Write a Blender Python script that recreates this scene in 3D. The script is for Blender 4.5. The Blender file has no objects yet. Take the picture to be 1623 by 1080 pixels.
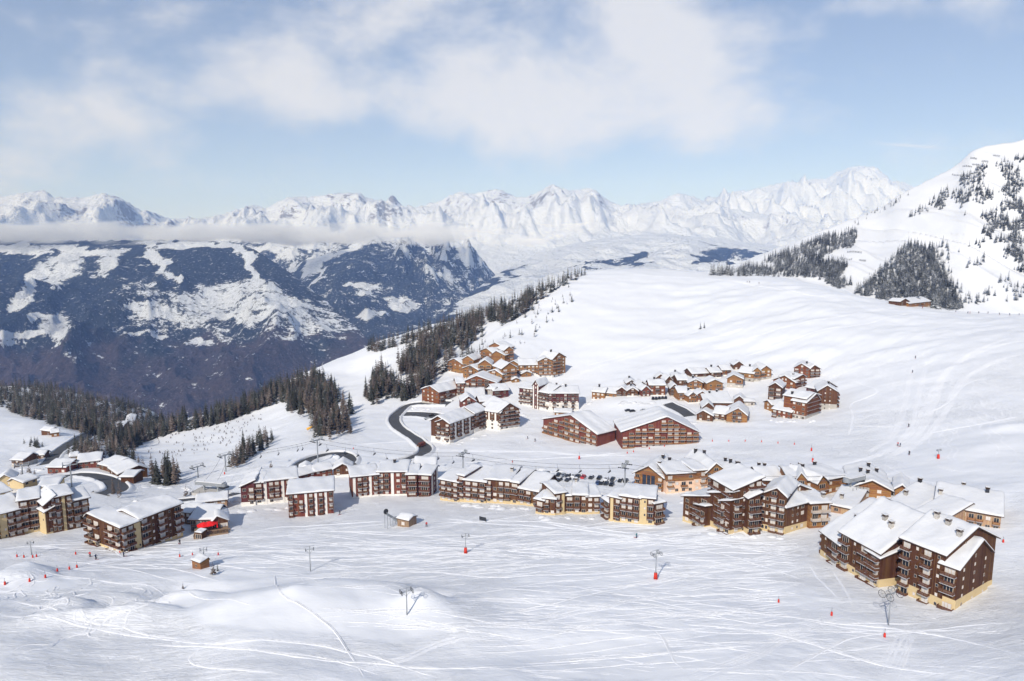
import bpy, bmesh, math, random
import numpy as np
from mathutils import Vector, Matrix

random.seed(7)
SC = bpy.context.scene
COL = SC.collection
# ------------------------------------------------------------------ camera
FPX, PW, PH = 1100.0, 1623.0, 1080.0          # focal length in photo pixels, photo size
PITCH = math.atan2(540.0 - 385.0, FPX)         # horizon sits on photo row 385
cam_d = bpy.data.cameras.new('camera')
cam_d.sensor_fit = 'HORIZONTAL'; cam_d.sensor_width = 36.0
cam_d.lens = 36.0 * FPX / PW
cam_d.clip_start = 1.0; cam_d.clip_end = 120000.0
cam = bpy.data.objects.new('camera', cam_d); COL.objects.link(cam)
cam.location = (0, 0, 0); cam.rotation_euler = (math.pi / 2 - PITCH, 0, 0)
SC.camera = cam
HAZE = 4.7e-5
# ------------------------------------------------------------------ sun, sky, exposure
SUN_EL = math.radians(36.0)
SHADOW_AZ = math.radians(25.0)                 # shadows fall 25 deg right of the view axis
sun_d = bpy.data.lights.new('sun', 'SUN'); sun_d.energy = 3.95; sun_d.angle = math.radians(0.55)
sun_d.color = (1.0, 0.94, 0.86)
sun = bpy.data.objects.new('sun', sun_d); COL.objects.link(sun)
sdir = Vector((math.sin(SHADOW_AZ) * math.cos(SUN_EL), math.cos(SHADOW_AZ) * math.cos(SUN_EL), -math.sin(SUN_EL)))
sun.rotation_euler = sdir.to_track_quat('-Z', 'Y').to_euler()
SC.view_settings.view_transform = 'Standard'; SC.view_settings.look = 'None'
SC.view_settings.exposure = 0.0; SC.view_settings.gamma = 1.0
SC.view_settings.use_curve_mapping = False
SC.cycles.use_denoising = True
SC.cycles.max_bounces = 6; SC.cycles.diffuse_bounces = 3; SC.cycles.glossy_bounces = 2
SC.cycles.transparent_max_bounces = 8; SC.cycles.volume_bounces = 2
SC.cycles.use_adaptive_sampling = True; SC.cycles.adaptive_threshold = 0.02
SC.cycles.volume_max_steps = 256

def nn(nt, typ, **kw):
    n = nt.nodes.new(typ)
    for k, v in kw.items():
        if k.startswith('i_'):
            n.inputs[k[2:].replace('_', ' ')].default_value = v
        else:
            setattr(n, k, v)
    return n
def mathn(nt, op, a=None, b=None, clamp=False):
    n = nt.nodes.new('ShaderNodeMath'); n.operation = op; n.use_clamp = clamp
    for i, v in enumerate((a, b)):
        if v is None: continue
        if isinstance(v, (int, float)): n.inputs[i].default_value = v
        else: nt.links.new(v, n.inputs[i])
    return n.outputs[0]
def mixc(nt, fac, a, b):
    n = nt.nodes.new('ShaderNodeMix'); n.data_type = 'RGBA'
    for key, v in ((0, fac), (6, a), (7, b)):
        if isinstance(v, (int, float)): n.inputs[key].default_value = v
        elif isinstance(v, tuple): n.inputs[key].default_value = v if len(v) == 4 else (*v, 1)
        else: nt.links.new(v, n.inputs[key])
    return n.outputs[2]
def maprange(nt, v, a, b, c=0.0, d=1.0, smooth=True):
    n = nt.nodes.new('ShaderNodeMapRange'); n.interpolation_type = 'SMOOTHSTEP' if smooth else 'LINEAR'
    nt.links.new(v, n.inputs[0])
    for i, x in enumerate((a, b, c, d)): n.inputs[i + 1].default_value = x
    return n.outputs[0]

world = bpy.data.worlds.new('World'); SC.world = world; world.use_nodes = True
nt = world.node_tree; nt.nodes.clear()
sky = nt.nodes.new('ShaderNodeTexSky'); sky.sky_type = 'NISHITA'; sky.sun_disc = False
sky.sun_elevation = SUN_EL
sky.sun_rotation = math.pi + SHADOW_AZ
sky.altitude = 2000; sky.air_density = 1.0; sky.dust_density = 0.6; sky.ozone_density = 1.6
tc = nt.nodes.new('ShaderNodeTexCoord')
# thin drifting cloud: looked up on a flat sheet far overhead so it foreshortens to the horizon
sep = nt.nodes.new('ShaderNodeSeparateXYZ'); nt.links.new(tc.outputs['Generated'], sep.inputs[0])
zz = mathn(nt, 'ADD', mathn(nt, 'MAXIMUM', sep.outputs[2], 0.0), 0.16)
cx = mathn(nt, 'DIVIDE', sep.outputs[0], zz); cy = mathn(nt, 'DIVIDE', sep.outputs[1], zz)
n1 = nn(nt, 'ShaderNodeTexNoise', noise_dimensions='3D'); n1.inputs['Scale'].default_value = 1.5
n1.inputs['Detail'].default_value = 10.0; n1.inputs['Roughness'].default_value = 0.58; n1.inputs['Distortion'].default_value = 0.15
mp2 = nt.nodes.new('ShaderNodeMapping'); nt.links.new(tc.outputs['Generated'], mp2.inputs[0]); mp2.inputs['Scale'].default_value = (3.0, 3.0, 5.0); mp2.inputs['Location'].default_value = (1.3, 0.4, 2.2)
nt.links.new(mp2.outputs[0], n1.inputs['Vector'])
def sky_xy(px, py):
    a = (px - PW / 2) / FPX; b = (PH / 2 - py) / FPX
    v = Vector((a, math.cos(PITCH) + b * math.sin(PITCH), -math.sin(PITCH) + b * math.cos(PITCH))).normalized()
    return v.x / (max(v.z, 0) + .16), v.y / (max(v.z, 0) + .16)
bank = None
for px, py, rx, ry, am in [(455,110,110,70,.62),(500,165,100,50,.48),(790,70,210,110,.70),(690,170,170,70,.50),(985,60,230,110,.80),(1060,150,150,80,.72),(880,190,210,70,.62),(1140,215,90,50,.50),
                           (780,250,260,50,.34),(190,190,110,60,.32),(1375,8,110,26,.55),(275,15,70,36,.45),(600,20,150,60,.40),(1545,2,60,22,.5),(1440,231,60,3,.40)]:
    x0, y0 = sky_xy(px, py); sx = abs(sky_xy(px + rx, py)[0] - x0); sy = abs(sky_xy(px, py + ry)[1] - sky_xy(px, py - ry)[1]) / 2
    dx = mathn(nt, 'DIVIDE', mathn(nt, 'SUBTRACT', cx, x0), sx); dy = mathn(nt, 'DIVIDE', mathn(nt, 'SUBTRACT', cy, y0), sy)
    e = mathn(nt, 'MULTIPLY', mathn(nt, 'POWER', 2.71828, mathn(nt, 'MULTIPLY', mathn(nt, 'ADD', mathn(nt, 'MULTIPLY', dx, dx), mathn(nt, 'MULTIPLY', dy, dy)), -1.0)), am)
    bank = e if bank is None else mathn(nt, 'ADD', bank, e)
bank = mathn(nt, 'MULTIPLY', mathn(nt, 'MINIMUM', bank, 1.1), 0.68)
cl = mathn(nt, 'ADD', bank, mathn(nt, 'MULTIPLY', mathn(nt, 'SUBTRACT', n1.outputs['Fac'], 0.5), 2.7))
dens = maprange(nt, cl, 0.14, 0.92, 0.0, 0.90)
bg1 = nt.nodes.new('ShaderNodeBackground'); bg1.inputs['Strength'].default_value = 0.10
veil = maprange(nt, sep.outputs[2], 0.0, 0.55, 0.46, 0.20)
lum = mixc(nt, veil, sky.outputs[0], (5.3, 6.05, 8.0))
lum = mixc(nt, dens, lum, (7.9, 8.05, 8.55))
nt.links.new(lum, bg1.inputs['Color'])
wo = nt.nodes.new('ShaderNodeOutputWorld'); nt.links.new(bg1.outputs[0], wo.inputs['Surface'])

# ------------------------------------------------------------------ projection helpers
CP, SP = math.cos(PITCH), math.sin(PITCH)
def us(px, py):
    """photo pixel -> (X/Y, Z/Y) of its viewing ray"""
    a = (np.asarray(px, float) - PW / 2) / FPX; b = (PH / 2 - np.asarray(py, float)) / FPX
    Y = CP + b * SP
    return a / Y, (-SP + b * CP) / Y
def topix(X, Y, Z):
    fwd = Y * CP - Z * SP; up = Y * SP + Z * CP
    return PW / 2 + FPX * X / fwd, PH / 2 - FPX * up / fwd

# ------------------------------------------------------------------ noise
_rng = np.random.RandomState(11)
_perm = _rng.permutation(256); _perm = np.concatenate([_perm, _perm])
_g = _rng.uniform(0, 2 * np.pi, 256); _gx, _gy = np.cos(_g), np.sin(_g)
def perlin(x, y):
    xi = np.floor(x).astype(np.int64); yi = np.floor(y).astype(np.int64)
    xf = x - xi; yf = y - yi
    u = xf * xf * xf * (xf * (xf * 6 - 15) + 10); v = yf * yf * yf * (yf * (yf * 6 - 15) + 10)
    xi &= 255; yi &= 255
    def gr(ix, iy, dx, dy):
        h = _perm[_perm[ix & 255] + (iy & 255)]
        return _gx[h] * dx + _gy[h] * dy
    a = gr(xi, yi, xf, yf); b = gr(xi + 1, yi, xf - 1, yf)
    c = gr(xi, yi + 1, xf, yf - 1); d = gr(xi + 1, yi + 1, xf - 1, yf - 1)
    return (a + u * (b - a)) * (1 - v) + (c + u * (d - c)) * v * 1.0
def fbm(x, y, o=5, gain=0.5, lac=2.03):
    r = 0; a = 1.0
    for i in range(o):
        r = r + a * perlin(x + 17.3 * i, y - 9.1 * i); x = x * lac; y = y * lac; a *= gain
    return r
def ridged(x, y, o=5, gain=0.5, lac=2.07):
    r = 0; a = 1.0; w = 1.0
    for i in range(o):
        n = 1 - np.abs(perlin(x + 31.7 * i, y + 11.9 * i)) * 1.6
        n = n * n * w; w = np.clip(n * 1.3, 0, 1)
        r = r + a * n; x = x * lac; y = y * lac; a *= gain
    return r
def sstep(x, a, b):
    t = np.clip((x - a) / (b - a), 0, 1); return t * t * (3 - 2 * t)

# ------------------------------------------------------------------ near terrain: control points (photo px, py, ('z', height) or distance)
Z = lambda v: ('z', v)
CPTS = [
 (0,1080,Z(-90)),(400,1080,Z(-89)),(811,1080,Z(-89)),(1200,1080,Z(-88)),(1623,1080,Z(-86)),
 (-500,1080,Z(-92)),(2100,1080,Z(-84)),(-500,880,Z(-108)),(2100,850,Z(-90)),
 (0,960,Z(-97)),(400,960,Z(-96)),(811,960,Z(-96)),(1200,960,Z(-95)),(1480,965,Z(-95)),(1623,930,Z(-93)),
 (0,880,Z(-106)),(250,880,Z(-107)),(600,870,Z(-104)),(900,870,Z(-103)),(1200,870,Z(-100)),(1623,850,Z(-92)),
 (60,850,Z(-109)),(300,845,Z(-111)),(480,820,Z(-112)),(620,800,Z(-112)),(760,797,Z(-110)),(900,820,Z(-107)),
 (1010,830,Z(-105)),(1180,842,Z(-101)),(1310,880,Z(-98)),(1400,930,Z(-96)),
 (400,800,Z(-113)),(380,760,Z(-117)),(150,800,Z(-114)),(560,740,Z(-117)),(660,730,Z(-117.5)),(720,770,Z(-114)),
 (900,760,Z(-112)),(1000,775,Z(-109)),(1100,780,Z(-107)),(1300,790,Z(-101)),(1500,830,Z(-94)),(1623,780,Z(-91)),
 (800,710,Z(-117)),(910,705,Z(-116)),(1040,710,Z(-113)),(1150,672,Z(-109)),(1270,660,Z(-104)),(1400,700,Z(-100)),(1623,700,Z(-90)),
 (690,700,Z(-119)),(830,680,Z(-117)),(870,655,Z(-115)),(700,640,Z(-117)),(640,640,Z(-121)),(560,655,Z(-123)),
 (780,605,Z(-107)),(880,600,Z(-106)),(940,640,Z(-112)),(1000,630,Z(-108)),(1100,622,Z(-104)),(1180,600,Z(-99)),(1300,605,Z(-97)),
 (900,560,590),(800,545,600),(1100,520,630),(1300,520,570),(1500,560,480),(1623,560,450),(1623,500,620),
 (1480,489,690),(1430,483,700),(1350,466,740),(1250,442,800),(1100,434,840),(1000,430,850),(920,434,860),
 (2100,600,420),(2100,500,700),
 (860,452,810),(800,480,780),(700,512,740),(600,545,700),(540,572,680),(480,592,660),(400,635,630),(300,662,600),(230,700,560),
 (760,540,660),(640,590,600),(600,610,570),(520,620,580),(560,590,640),
 (330,700,500),(280,750,Z(-127)),(400,722,Z(-122)),(480,662,Z(-124)),(420,660,540),
 (150,740,Z(-124)),(60,720,Z(-131)),(0,700,Z(-137)),(0,655,620),(100,690,480),(60,668,560),
 (0,642,720),(110,662,640),(200,680,640),(170,660,760),
 (0,614,1000),(100,622,1000),(200,647,960),(260,668,880),(-500,600,1100),(-500,700,480),
 # behind the skyline of the near ground the land falls to the valley
 (1100,450,1060),(1250,470,1000),(1000,450,1060),(920,470,1080),(860,500,1050),(800,540,1030),(700,585,1000),(600,630,960),
 (540,665,930),(480,690,900),(400,720,860),(300,745,830),(0,700,1400),(100,710,1400),(200,730,1350),(260,740,1250),
 (-500,690,1500),(1400,520,900),(1623,540,850),(2100,540,950),
 (1100,560,1500),(700,740,1500),(1623,640,1500),(2100,640,1500),(400,790,1500),
]
cu, cl_, cs = [], [], []
for px, py, q in CPTS:
    u, s = us(px, py)
    d = q[1] / s if isinstance(q, tuple) else q
    cu.append(u); cl_.append(math.log(d)); cs.append(s)
for px in (-500, 0, 400, 811, 1200, 1623, 2100):            # under and just behind the viewer's feet
    u, _ = us(px, 1080); cu.append(u * 0.9); cl_.append(math.log(55)); cs.append(-84.0 / 55)
cu, cl_, cs = np.array(cu), np.array(cl_), np.array(cs)
KU, KL = 1.0, 0.42
def _phi(r2): return 0.5 * r2 * np.log(r2 + 1e-12)
n_ = len(cu)
A_ = np.zeros((n_ + 3, n_ + 3))
A_[:n_, :n_] = _phi(((cu[:, None] - cu) * KU) ** 2 + ((cl_[:, None] - cl_) * KL) ** 2) + np.eye(n_) * 2e-5
P_ = np.stack([np.ones(n_), cu, cl_], 1); A_[:n_, n_:] = P_; A_[n_:, :n_] = P_.T
W_ = np.linalg.solve(A_, np.concatenate([cs, np.zeros(3)]))
def rbf(u, l):
    out = W_[n_] + W_[n_ + 1] * u + W_[n_ + 2] * l
    for i in range(n_):
        out = out + W_[i] * _phi(((u - cu[i]) * KU) ** 2 + ((l - cl_[i]) * KL) ** 2)
    return out
NU, ND = 820, 620
UG = np.linspace(-1.02, 1.02, NU); LG = np.linspace(math.log(55), math.log(1500), ND)
# evaluate the smooth surface on a coarse lattice, then refine
cu_g = np.linspace(-1.02, 1.02, 137); cl_g = np.linspace(math.log(55), math.log(1500), 156)
CG = rbf(cu_g[None, :] + 0 * cl_g[:, None], cl_g[:, None] + 0 * cu_g[None, :])
def refine(G, xs, xn):     # catmull-rom along last axis
    t = (xn - xs[0]) / (xs[1] - xs[0]); i = np.clip(np.floor(t).astype(int), 0, len(xs) - 2); f = t - i
    g = lambda k: G[..., np.clip(i + k, 0, len(xs) - 1)]
    p0, p1, p2, p3 = g(-1), g(0), g(1), g(2)
    return p1 + 0.5 * f * (p2 - p0 + f * (2 * p0 - 5 * p1 + 4 * p2 - p3 + f * (3 * (p1 - p2) + p3 - p0)))
SG = refine(refine(CG, cu_g, UG).T, cl_g, LG).T             # (ND, NU)
DG = np.exp(LG)[:, None] + 0 * UG[None, :]
XG = UG[None, :] * DG
ZG = SG * DG
def bump(px, py, zr, rx, ry, h, rot=0.0):
    """a rounded mound or hollow on the ground, centre given by where it shows in the photo"""
    global ZG
    u, s = us(px, py); d = zr / s; x0 = u * d; y0 = d
    c, sn = math.cos(rot), math.sin(rot)
    dx = (XG - x0) * c + (DG - y0) * sn; dy = -(XG - x0) * sn + (DG - y0) * c
    ZG = ZG + h * np.exp(-((dx / rx) ** 2 + (dy / ry) ** 2))
for b in [(470,975,-96,26,14,6.5,0.05),(650,985,-96,17,12,1.6,0.2),(600,955,-97,18,9,2.2,0.1),(20,925,-101,11,7,3.2,0.0),(190,958,-97,9,5,-2.6,0.3),(150,985,-96,7,3.4,3.0,0.2),(265,950,-97,9,3.4,2.2,0.1),(50,908,-102,7,3.2,2.6,0.1),(672,978,-96,8,4.0,1.4,0.35),
          (690,958,-97,5,3.5,-2.2,0.4),(470,965,-96,4,3,-0.9,0.0),(300,930,-99,16,6,-1.4,0.0),(800,1040,-91,26,9,-0.9,0.2),
          (1560,720,-95,18,7,1.6,0.3),(1600,690,-93,12,6,1.8,0.0),(1500,620,-95,25,9,1.5,0.3),(1540,780,-92,22,8,1.4,0.3),
          (1180,845,-101,8,4,1.0,0),(1120,835,-102,7,3,0.8,0),
          (1000,640,-111,26,14,3.2,0.0),(870,600,-107,20,10,2.0,0.0),(1320,820,-99,10,6,-0.6,0)]:
    bump(*b)
def lip(px, py, zr, rx, r_near, r_far, h, rot=0.0):
    """a wind lip: gentle on the near side, breaking off steeply on the far side"""
    global ZG
    u, s = us(px, py); d = zr / s; x0 = u * d; y0 = d
    c, sn = math.cos(rot), math.sin(rot)
    dx = (XG - x0) * c + (DG - y0) * sn; dy = -(XG - x0) * sn + (DG - y0) * c
    dy = dy + 0.10 * dx * np.sin(dx * 0.7) + 0.03 * dx * dx
    ZG = ZG + h * np.exp(-(dx / rx) ** 2) * np.where(dy < 0, np.exp(-(dy / r_near) ** 2), np.exp(-(dy / r_far) ** 2))
for b in [(225,978,-96,8,8,1.9,3.2,0.3),(120,958,-97,7,6,1.8,2.2,0.2),(310,948,-97,9,6,1.9,2.0,0.15),(45,914,-102,8,6,1.8,1.7,0.1),(668,972,-96,5,7,1.5,1.9,0.6),(470,975,-95,3,4,1.5,.8,0.2),
          (175,935,-98,7,5,1.7,1.6,0.1),(80,985,-95,7,6,1.8,1.8,0.2),(1120,848,-101,6,5,2,1.2,0.1)]: lip(*b)
ZG = ZG + 0.75 * fbm(XG / 26, DG / 18, 4) + 1.5 * fbm(XG / 34 + 2, DG / 22 + 7, 2) * (1 - sstep(DG, 175, 215)) * (1 - sstep(XG, 20, 70)) + 2.6 * fbm(XG / 120, DG / 75 + 5, 3) * sstep(DG, 380, 560) * (1 - 0.6 * sstep(DG, 900, 1200))
rip = fbm(XG / 60 + 0.012 * DG, DG / 22 - XG / 55, 4)          # wind-rounded folds on the open hillside
_uh, _ = us(1010, 560)
hill = sstep(UG[None, :], _uh - 0.12, _uh + 0.12) * sstep(DG, 400, 520) * (1 - sstep(DG, 740, 840))
ZG = ZG + 1.9 * rip * hill
def line(pts, soft=0.002):
    """polyline of (px, py, distance) -> functions of u giving distance and height"""
    u, s = us([p[0] for p in pts], [p[1] for p in pts]); d = np.array([p[2] for p in pts], float)
    o = np.argsort(u); u = u[o]; z = (s * d)[o]; d = d[o]
    g = np.linspace(-1.3, 1.3, 2601); n = max(1, int(soft * 1000)); k = np.hanning(2 * n + 3); k /= k.sum()
    pad = len(k) // 2
    zs = np.convolve(np.pad(np.interp(g, u, z), pad, 'edge'), k, 'valid'); ds = np.convolve(np.pad(np.interp(g, u, d), pad, 'edge'), k, 'valid')
    return (lambda U: np.interp(U, g, ds)), (lambda U: np.interp(U, g, zs))
# ------------------------------------------------------------------ the wooded mountain on the right
RC = line([(900,520,1700),(1000,480,1650),(1060,450,1600),(1120,428,1550),(1180,412,1530),(1250,386,1500),(1300,366,1470),(1350,347,1460),(1400,328,1440),
           (1420,312,1430),(1440,300,1425),(1480,281,1410),(1520,259,1400),(1540,240,1400),(1555,233,1400),(1575,229,1400),(1600,226,1400),
           (1623,222,1400),(1800,165,1400),(2200,110,1400)], 0.012)
RF = line([(900,560,1250),(1060,500,1080),(1120,478,1000),(1250,482,950),(1350,490,900),(1500,500,840),(1623,515,790),(2200,560,760)], 0.09)
def right_mountain(U, D):
    dc, zc, df, zf = RC[0](U), RC[1](U), RF[0](U), RF[1](U)
    t = (D - df) / (dc - df)
    z = zf + (zc - zf) * np.where(t > 0, np.clip(t, 0, 1) ** 1.22, t * 0.8)
    z = np.where(t > 1, zc - (D - dc) * 0.5, z)
    env = np.clip(t * 3, 0, 1) * np.clip((1 - t) * 5, 0, 1)
    x = U * D
    z = z + env * (26 * fbm(x / 120 + 3, D / 1300 + 1.7, 4) + 10 * ridged(x / 48 + .6 * fbm(x / 150, D / 220, 2), D / 1500 + .37, 3) - 9)
    z = z + np.clip(t, 0, 1) * 1.8 * fbm(x / 24, D / 60, 3)
    return np.where((t < -0.25) | (U < us(985, 460)[0]), -1e4, z)
RMZ = right_mountain(UG[None, :] + 0 * DG, DG)
MTN = RMZ > ZG
ZG = np.maximum(ZG, RMZ)

# ------------------------------------------------------------------ far land: opposite valley side, side valley, plateau, skyline ranges
NUF, NDF = 900, 560
UF = np.linspace(-1.02, 1.02, NUF)[None, :]
LF = np.linspace(math.log(1500), math.log(27000), NDF)
DF = np.exp(LF)[:, None] + 0 * UF; UF = UF + 0 * DF; XF = UF * DF
def layer(crest, foot, p, back, amp, fx, fy, jag, seed, valley=None):
    dc, zc = crest[0](UF), crest[1](UF); df, zf = foot[0](UF), foot[1](UF)
    t = (DF - df) / (dc - df); tc = np.clip(t, 0, 1)
    z = zf + (zc - zf) * tc ** p
    z = np.where(t > 1, zc - (DF - dc) * back, z)
    z = np.where(t < 0, zf - (df - DF) * 0.25, z)
    env = np.clip(tc * 4, 0, 1) * np.clip((1 - t) * 2.2, 0, 1)
    r = ridged(XF / fx + seed, DF / fy + seed * 1.7 + 0.3 * XF / fx, 6) - 0.9
    r = r + 0.38 * (ridged(XF / (fx * .34) + seed * 2, DF / (fy * .34) + 0.5 * XF / fx, 4) - 0.9)
    z = z + env * amp * r + np.where(t <= 1, tc, 0) * jag * fbm(XF / (fx * 0.13) + seed, DF / (fx * 0.2), 4)
    z = z + np.exp(-((t - 1) / 0.02) ** 2) * jag * 1.3 * fbm(XF / (fx * 0.06) + seed * 3, DF * 0 + seed, 4)
    return z, t
VF = line([(-600,900,2500),(0,900,2500),(600,900,2500),(1000,800,2700),(1623,720,2700),(2300,700,2700)])
L1 = layer(line([(-600,372,6600),(0,378,6600),(120,382,6400),(250,380,6200),(370,384,6000),(400,394,5800),(430,412,5600),(470,440,5350),(520,480,5050),(560,514,4800),(600,556,4500),(650,620,4200),(900,760,3800),(2300,900,3800)]),
           VF, 0.92, 0.32, 150, 820, 1500, 9, 3.1)
L2 = layer(line([(-600,420,9500),(300,400,9000),(380,372,8800),(430,372,8700),(480,368,8700),(560,366,8600),(640,372,8500),(700,378,8400),(735,388,8300),(760,408,8150),(785,436,8000),(830,480,7800),(1000,620,7500),(2300,800,7500)]),
           line([(-600,640,5200),(400,640,5200),(560,560,5400),(640,520,5800),(740,470,6400),(1000,640,6400),(2300,800,6400)]), 0.8, 0.3, 330, 900, 2300, 12, 7.7)
L2b = layer(line([(-600,700,7600),(380,500,7600),(440,440,7500),(480,414,7450),(530,398,7400),(575,396,7300),(610,404,7200),(650,424,7000),(690,450,6800),(730,474,6600),(800,540,6400),(2300,800,6400)]),
            line([(-600,760,4900),(440,620,4900),(560,570,5000),(640,530,5200),(730,500,5800),(2300,900,5800)]), 0.9, 0.35, 110, 600, 1500, 9, 12.9)
L3 = layer(line([(-600,1000,4200),(480,700,4300),(560,606,4700),(600,566,4900),(640,541,5200),(690,508,5700),(745,466,6500),(790,434,7300),(840,408,8400),(900,388,9300),(970,376,9900),(1050,370,10200),(1150,380,10100),(1250,392,9700),(1350,402,9300),(2300,430,9000)]),
           line([(-600,1000,3000),(560,760,3000),(700,680,3200),(900,600,3600),(1100,520,4200),(1300,480,4800),(2300,480,4800)]), 0.75, 0.06, 75, 1100, 900, 6, 5.3)
L4 = layer(line([(-600,340,13500),(-300,318,13000),(-60,312,12000),(0,313,11500),(15,309,11500),(40,306,11500),(55,303,11500),(72,303,11500),(85,312,11500),(110,314,11500),(140,312,11500),(150,308,11500),
                 (165,306,11600),(185,311,11700),(205,322,11800),(225,335,12000),(245,337,12200),(262,345,12500),(290,348,13000),(330,344,13200),(350,340,13200),(380,332,13200),(400,325,13200),(420,331,13200),
                 (440,322,13200),(455,314,13200),(470,310,13200),(490,312,13200),(520,308,13200),(545,305,13200),(572,306,13200),(580,312,13200),(600,317,13200),(640,325,13400),(660,328,13500),
                 (680,323,13500),(700,318,13500),(715,307,13500),(730,305,13500),(745,307,13500),(775,302,13500),(790,300,13500),(800,303,13500),(815,312,13400),(835,312,13200),(855,302,13000),(875,290,13000),
                 (890,298,13000),(905,301,13000),(935,298,13000),(950,307,13000),(970,320,13200),(985,328,13500),(1000,327,14000),(1020,322,14000),(1045,320,14000),(1062,312,14000),(1075,307,14000),(1095,310,14000),(1110,316,14000),(1130,323,14000),
                 (1160,332,14000),(1250,345,14000),(1400,370,14000),(1623,400,14000),(2300,400,14000)]),
           line([(-600,410,8200),(0,405,8000),(400,400,9500),(750,405,9600),(900,392,9800),(1050,372,10600),(1250,395,10600),(2300,420,10600)]), 0.86, 0.4, 300, 1250, 2900, 30, 21.3)
L5 = layer(line([(-600,430,21000),(700,400,21000),(1000,345,21000),(1080,332,21000),(1125,318,21000),(1150,308,21000),(1170,301,21000),(1185,304,21000),(1215,296,21000),(1235,290,21000),(1260,288,21000),(1290,283,21000),(1310,282,21000),
                 (1325,273,21000),(1350,265,21000),(1365,263,21000),(1390,265,21000),(1400,274,21000),(1415,287,21000),(1425,286,21000),(1440,291,21000),(1460,300,21000),(1500,315,21000),(1623,340,21000),(2300,350,21000)]),
           line([(-600,450,15000),(700,420,15000),(1050,378,14500),(1250,392,14500),(2300,420,14500)]), 0.9, 0.45, 640, 1700, 3800, 44, 33.3)
stack = np.stack([L1[0], L2[0], L2b[0], L3[0], L4[0], L5[0]])
WHICH = stack.argmax(0); ZF = stack.max(0)
TF = np.choose(WHICH, [L1[1], L2[1], L2b[1], L3[1], L4[1], L5[1]])
# rocky tooth on the skyline
ut, st_ = us(624, 310); dx_ = (XF - ut * 13300) ; dy_ = DF - 13300
tooth = np.exp(-(np.abs(dx_ + 20) / 85) ** 2.2 - (np.abs(dy_) / 160) ** 4)
ZF = np.maximum(ZF, np.where(tooth > 0.02, st_ * 13300 * tooth + (1 - tooth) * ZF, ZF))
ZF[0, :] = np.minimum(ZF[0, :], -520)
ZF = ZF + 7.0 * fbm(XF / 70, DF / 90, 2) * (ZF < 150)

PXF, PYF = topix(XF, DF, ZF)
PX0, PY0 = PXF, PYF
fn = fbm(XF / 420 + 4, DF / 420, 5); fn2 = fbm(XF / 130 + 9, DF / 160, 4); fn3 = fbm(XF / 55 + 2, DF / 70, 3)
_wx = 26 * fbm(XF / 330 + 7, DF / 330, 5); _wy = 13 * fbm(XF / 330 - 3, DF / 330 + 8, 5)
def ell(cx, cy, rx, ry, rot=0.0):
    c, s = math.cos(math.radians(rot)), math.sin(math.radians(rot))
    X_ = PXF + _wx - cx; Y_ = PYF + _wy - cy; dx = X_ * c + Y_ * s; dy = -X_ * s + Y_ * c
    return 1.0 - np.sqrt((dx / rx) ** 2 + (dy / ry) ** 2)
def cover(ells, soft):
    m = np.full(PXF.shape, -9.0)
    for e in ells: m = np.maximum(m, ell(*e))
    return m
open1 = cover([(172,418,20,26,20),(250,415,9,32,-28),(272,440,10,10,0),(392,412,9,38,-32),(408,440,8,18,0),(405,470,62,20,5),(330,478,70,22,-8),(420,498,105,28,8),(300,505,60,16,0),
               (480,512,55,14,12),(238,490,26,9,-20),(205,487,18,5,-10),(98,428,26,22,25),(112,412,20,12,0),(55,440,10,40,30),(30,470,8,26,30),(90,522,26,20,-15),(45,528,30,11,0),(12,530,20,10,0),
               (60,503,9,7,0),(22,545,26,5,0),(220,528,30,5,0),(255,536,26,5,0),(320,540,20,4,0),(130,398,60,8,0),(300,390,90,7,0),(20,394,60,7,0)], 0)
open2 = cover([(580,455,20,9,5),(548,448,10,5,0),(640,484,22,12,10),(590,505,16,10,0),(515,520,24,11,10),(460,430,5,26,38),(500,412,14,26,35),(430,398,40,10,10),(470,385,60,10,0),(560,390,40,6,-10),
               (600,380,60,8,0),(660,378,60,8,0),(720,386,40,10,20),(745,410,26,14,45),(505,445,4,26,40),(700,435,20,5,20),(640,400,14,5,30),(690,400,30,4,25)], 0)
wood3 = cover([(580,560,26,36,35),(640,520,40,26,-35),(690,492,30,12,-35),(735,470,22,5,-30),(690,520,40,20,-38),(1008,410,26,6,-5),(1150,405,34,12,12),(1190,402,34,6,14),(1120,412,28,6,0),(960,418,60,4,0),(770,450,60,6,-25)], 0)
big1 = cover([(405,470,62,20,5),(330,478,70,22,-8),(420,498,105,28,8),(300,505,60,16,0),(480,512,55,14,12)], 0)
f1 = np.clip(0.5 - (open1 + 0.30 * fn + 0.25 * fn2) * 0.9, 0, 1)
f1 = np.where(big1 > -.2, np.maximum(f1, .34 + .35 * sstep(PYF + 40 * fn, 500, 545)), f1)
mid_ = sstep(PYF + 30 * fn, 440, 465) * (1 - sstep(PYF + 30 * fn, 530, 556)) * sstep(PXF, 130, 230); f1 = np.minimum(f1, 1 - 0.36 * mid_ * (1 + .6 * fn)); f1 = np.minimum(f1, .86)
f2 = np.clip(0.5 - (open2 + 0.30 * fn + 0.25 * fn2) * 0.9, 0, 1)
f2 = np.minimum(f2, np.clip(0.9 - (398 - PYF) * 0.03, 0, 1))
f3 = np.clip(0.5 + (wood3 + 0.3 * fn2 - .05) * 0.9, 0, 1); f3 = np.maximum(f3, 0.06 + 0.35 * fn2)
FRST = np.choose(WHICH, [f1, np.minimum(f2, .64), np.minimum(f2, .76), f3, 0 * f1, 0 * f1])
FRST = FRST * (1 - sstep(ZF, 60, 130))
bare = sstep(PYF + 60 * fn + 25 * fn2, 520, 570) * (WHICH != 3)
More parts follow.
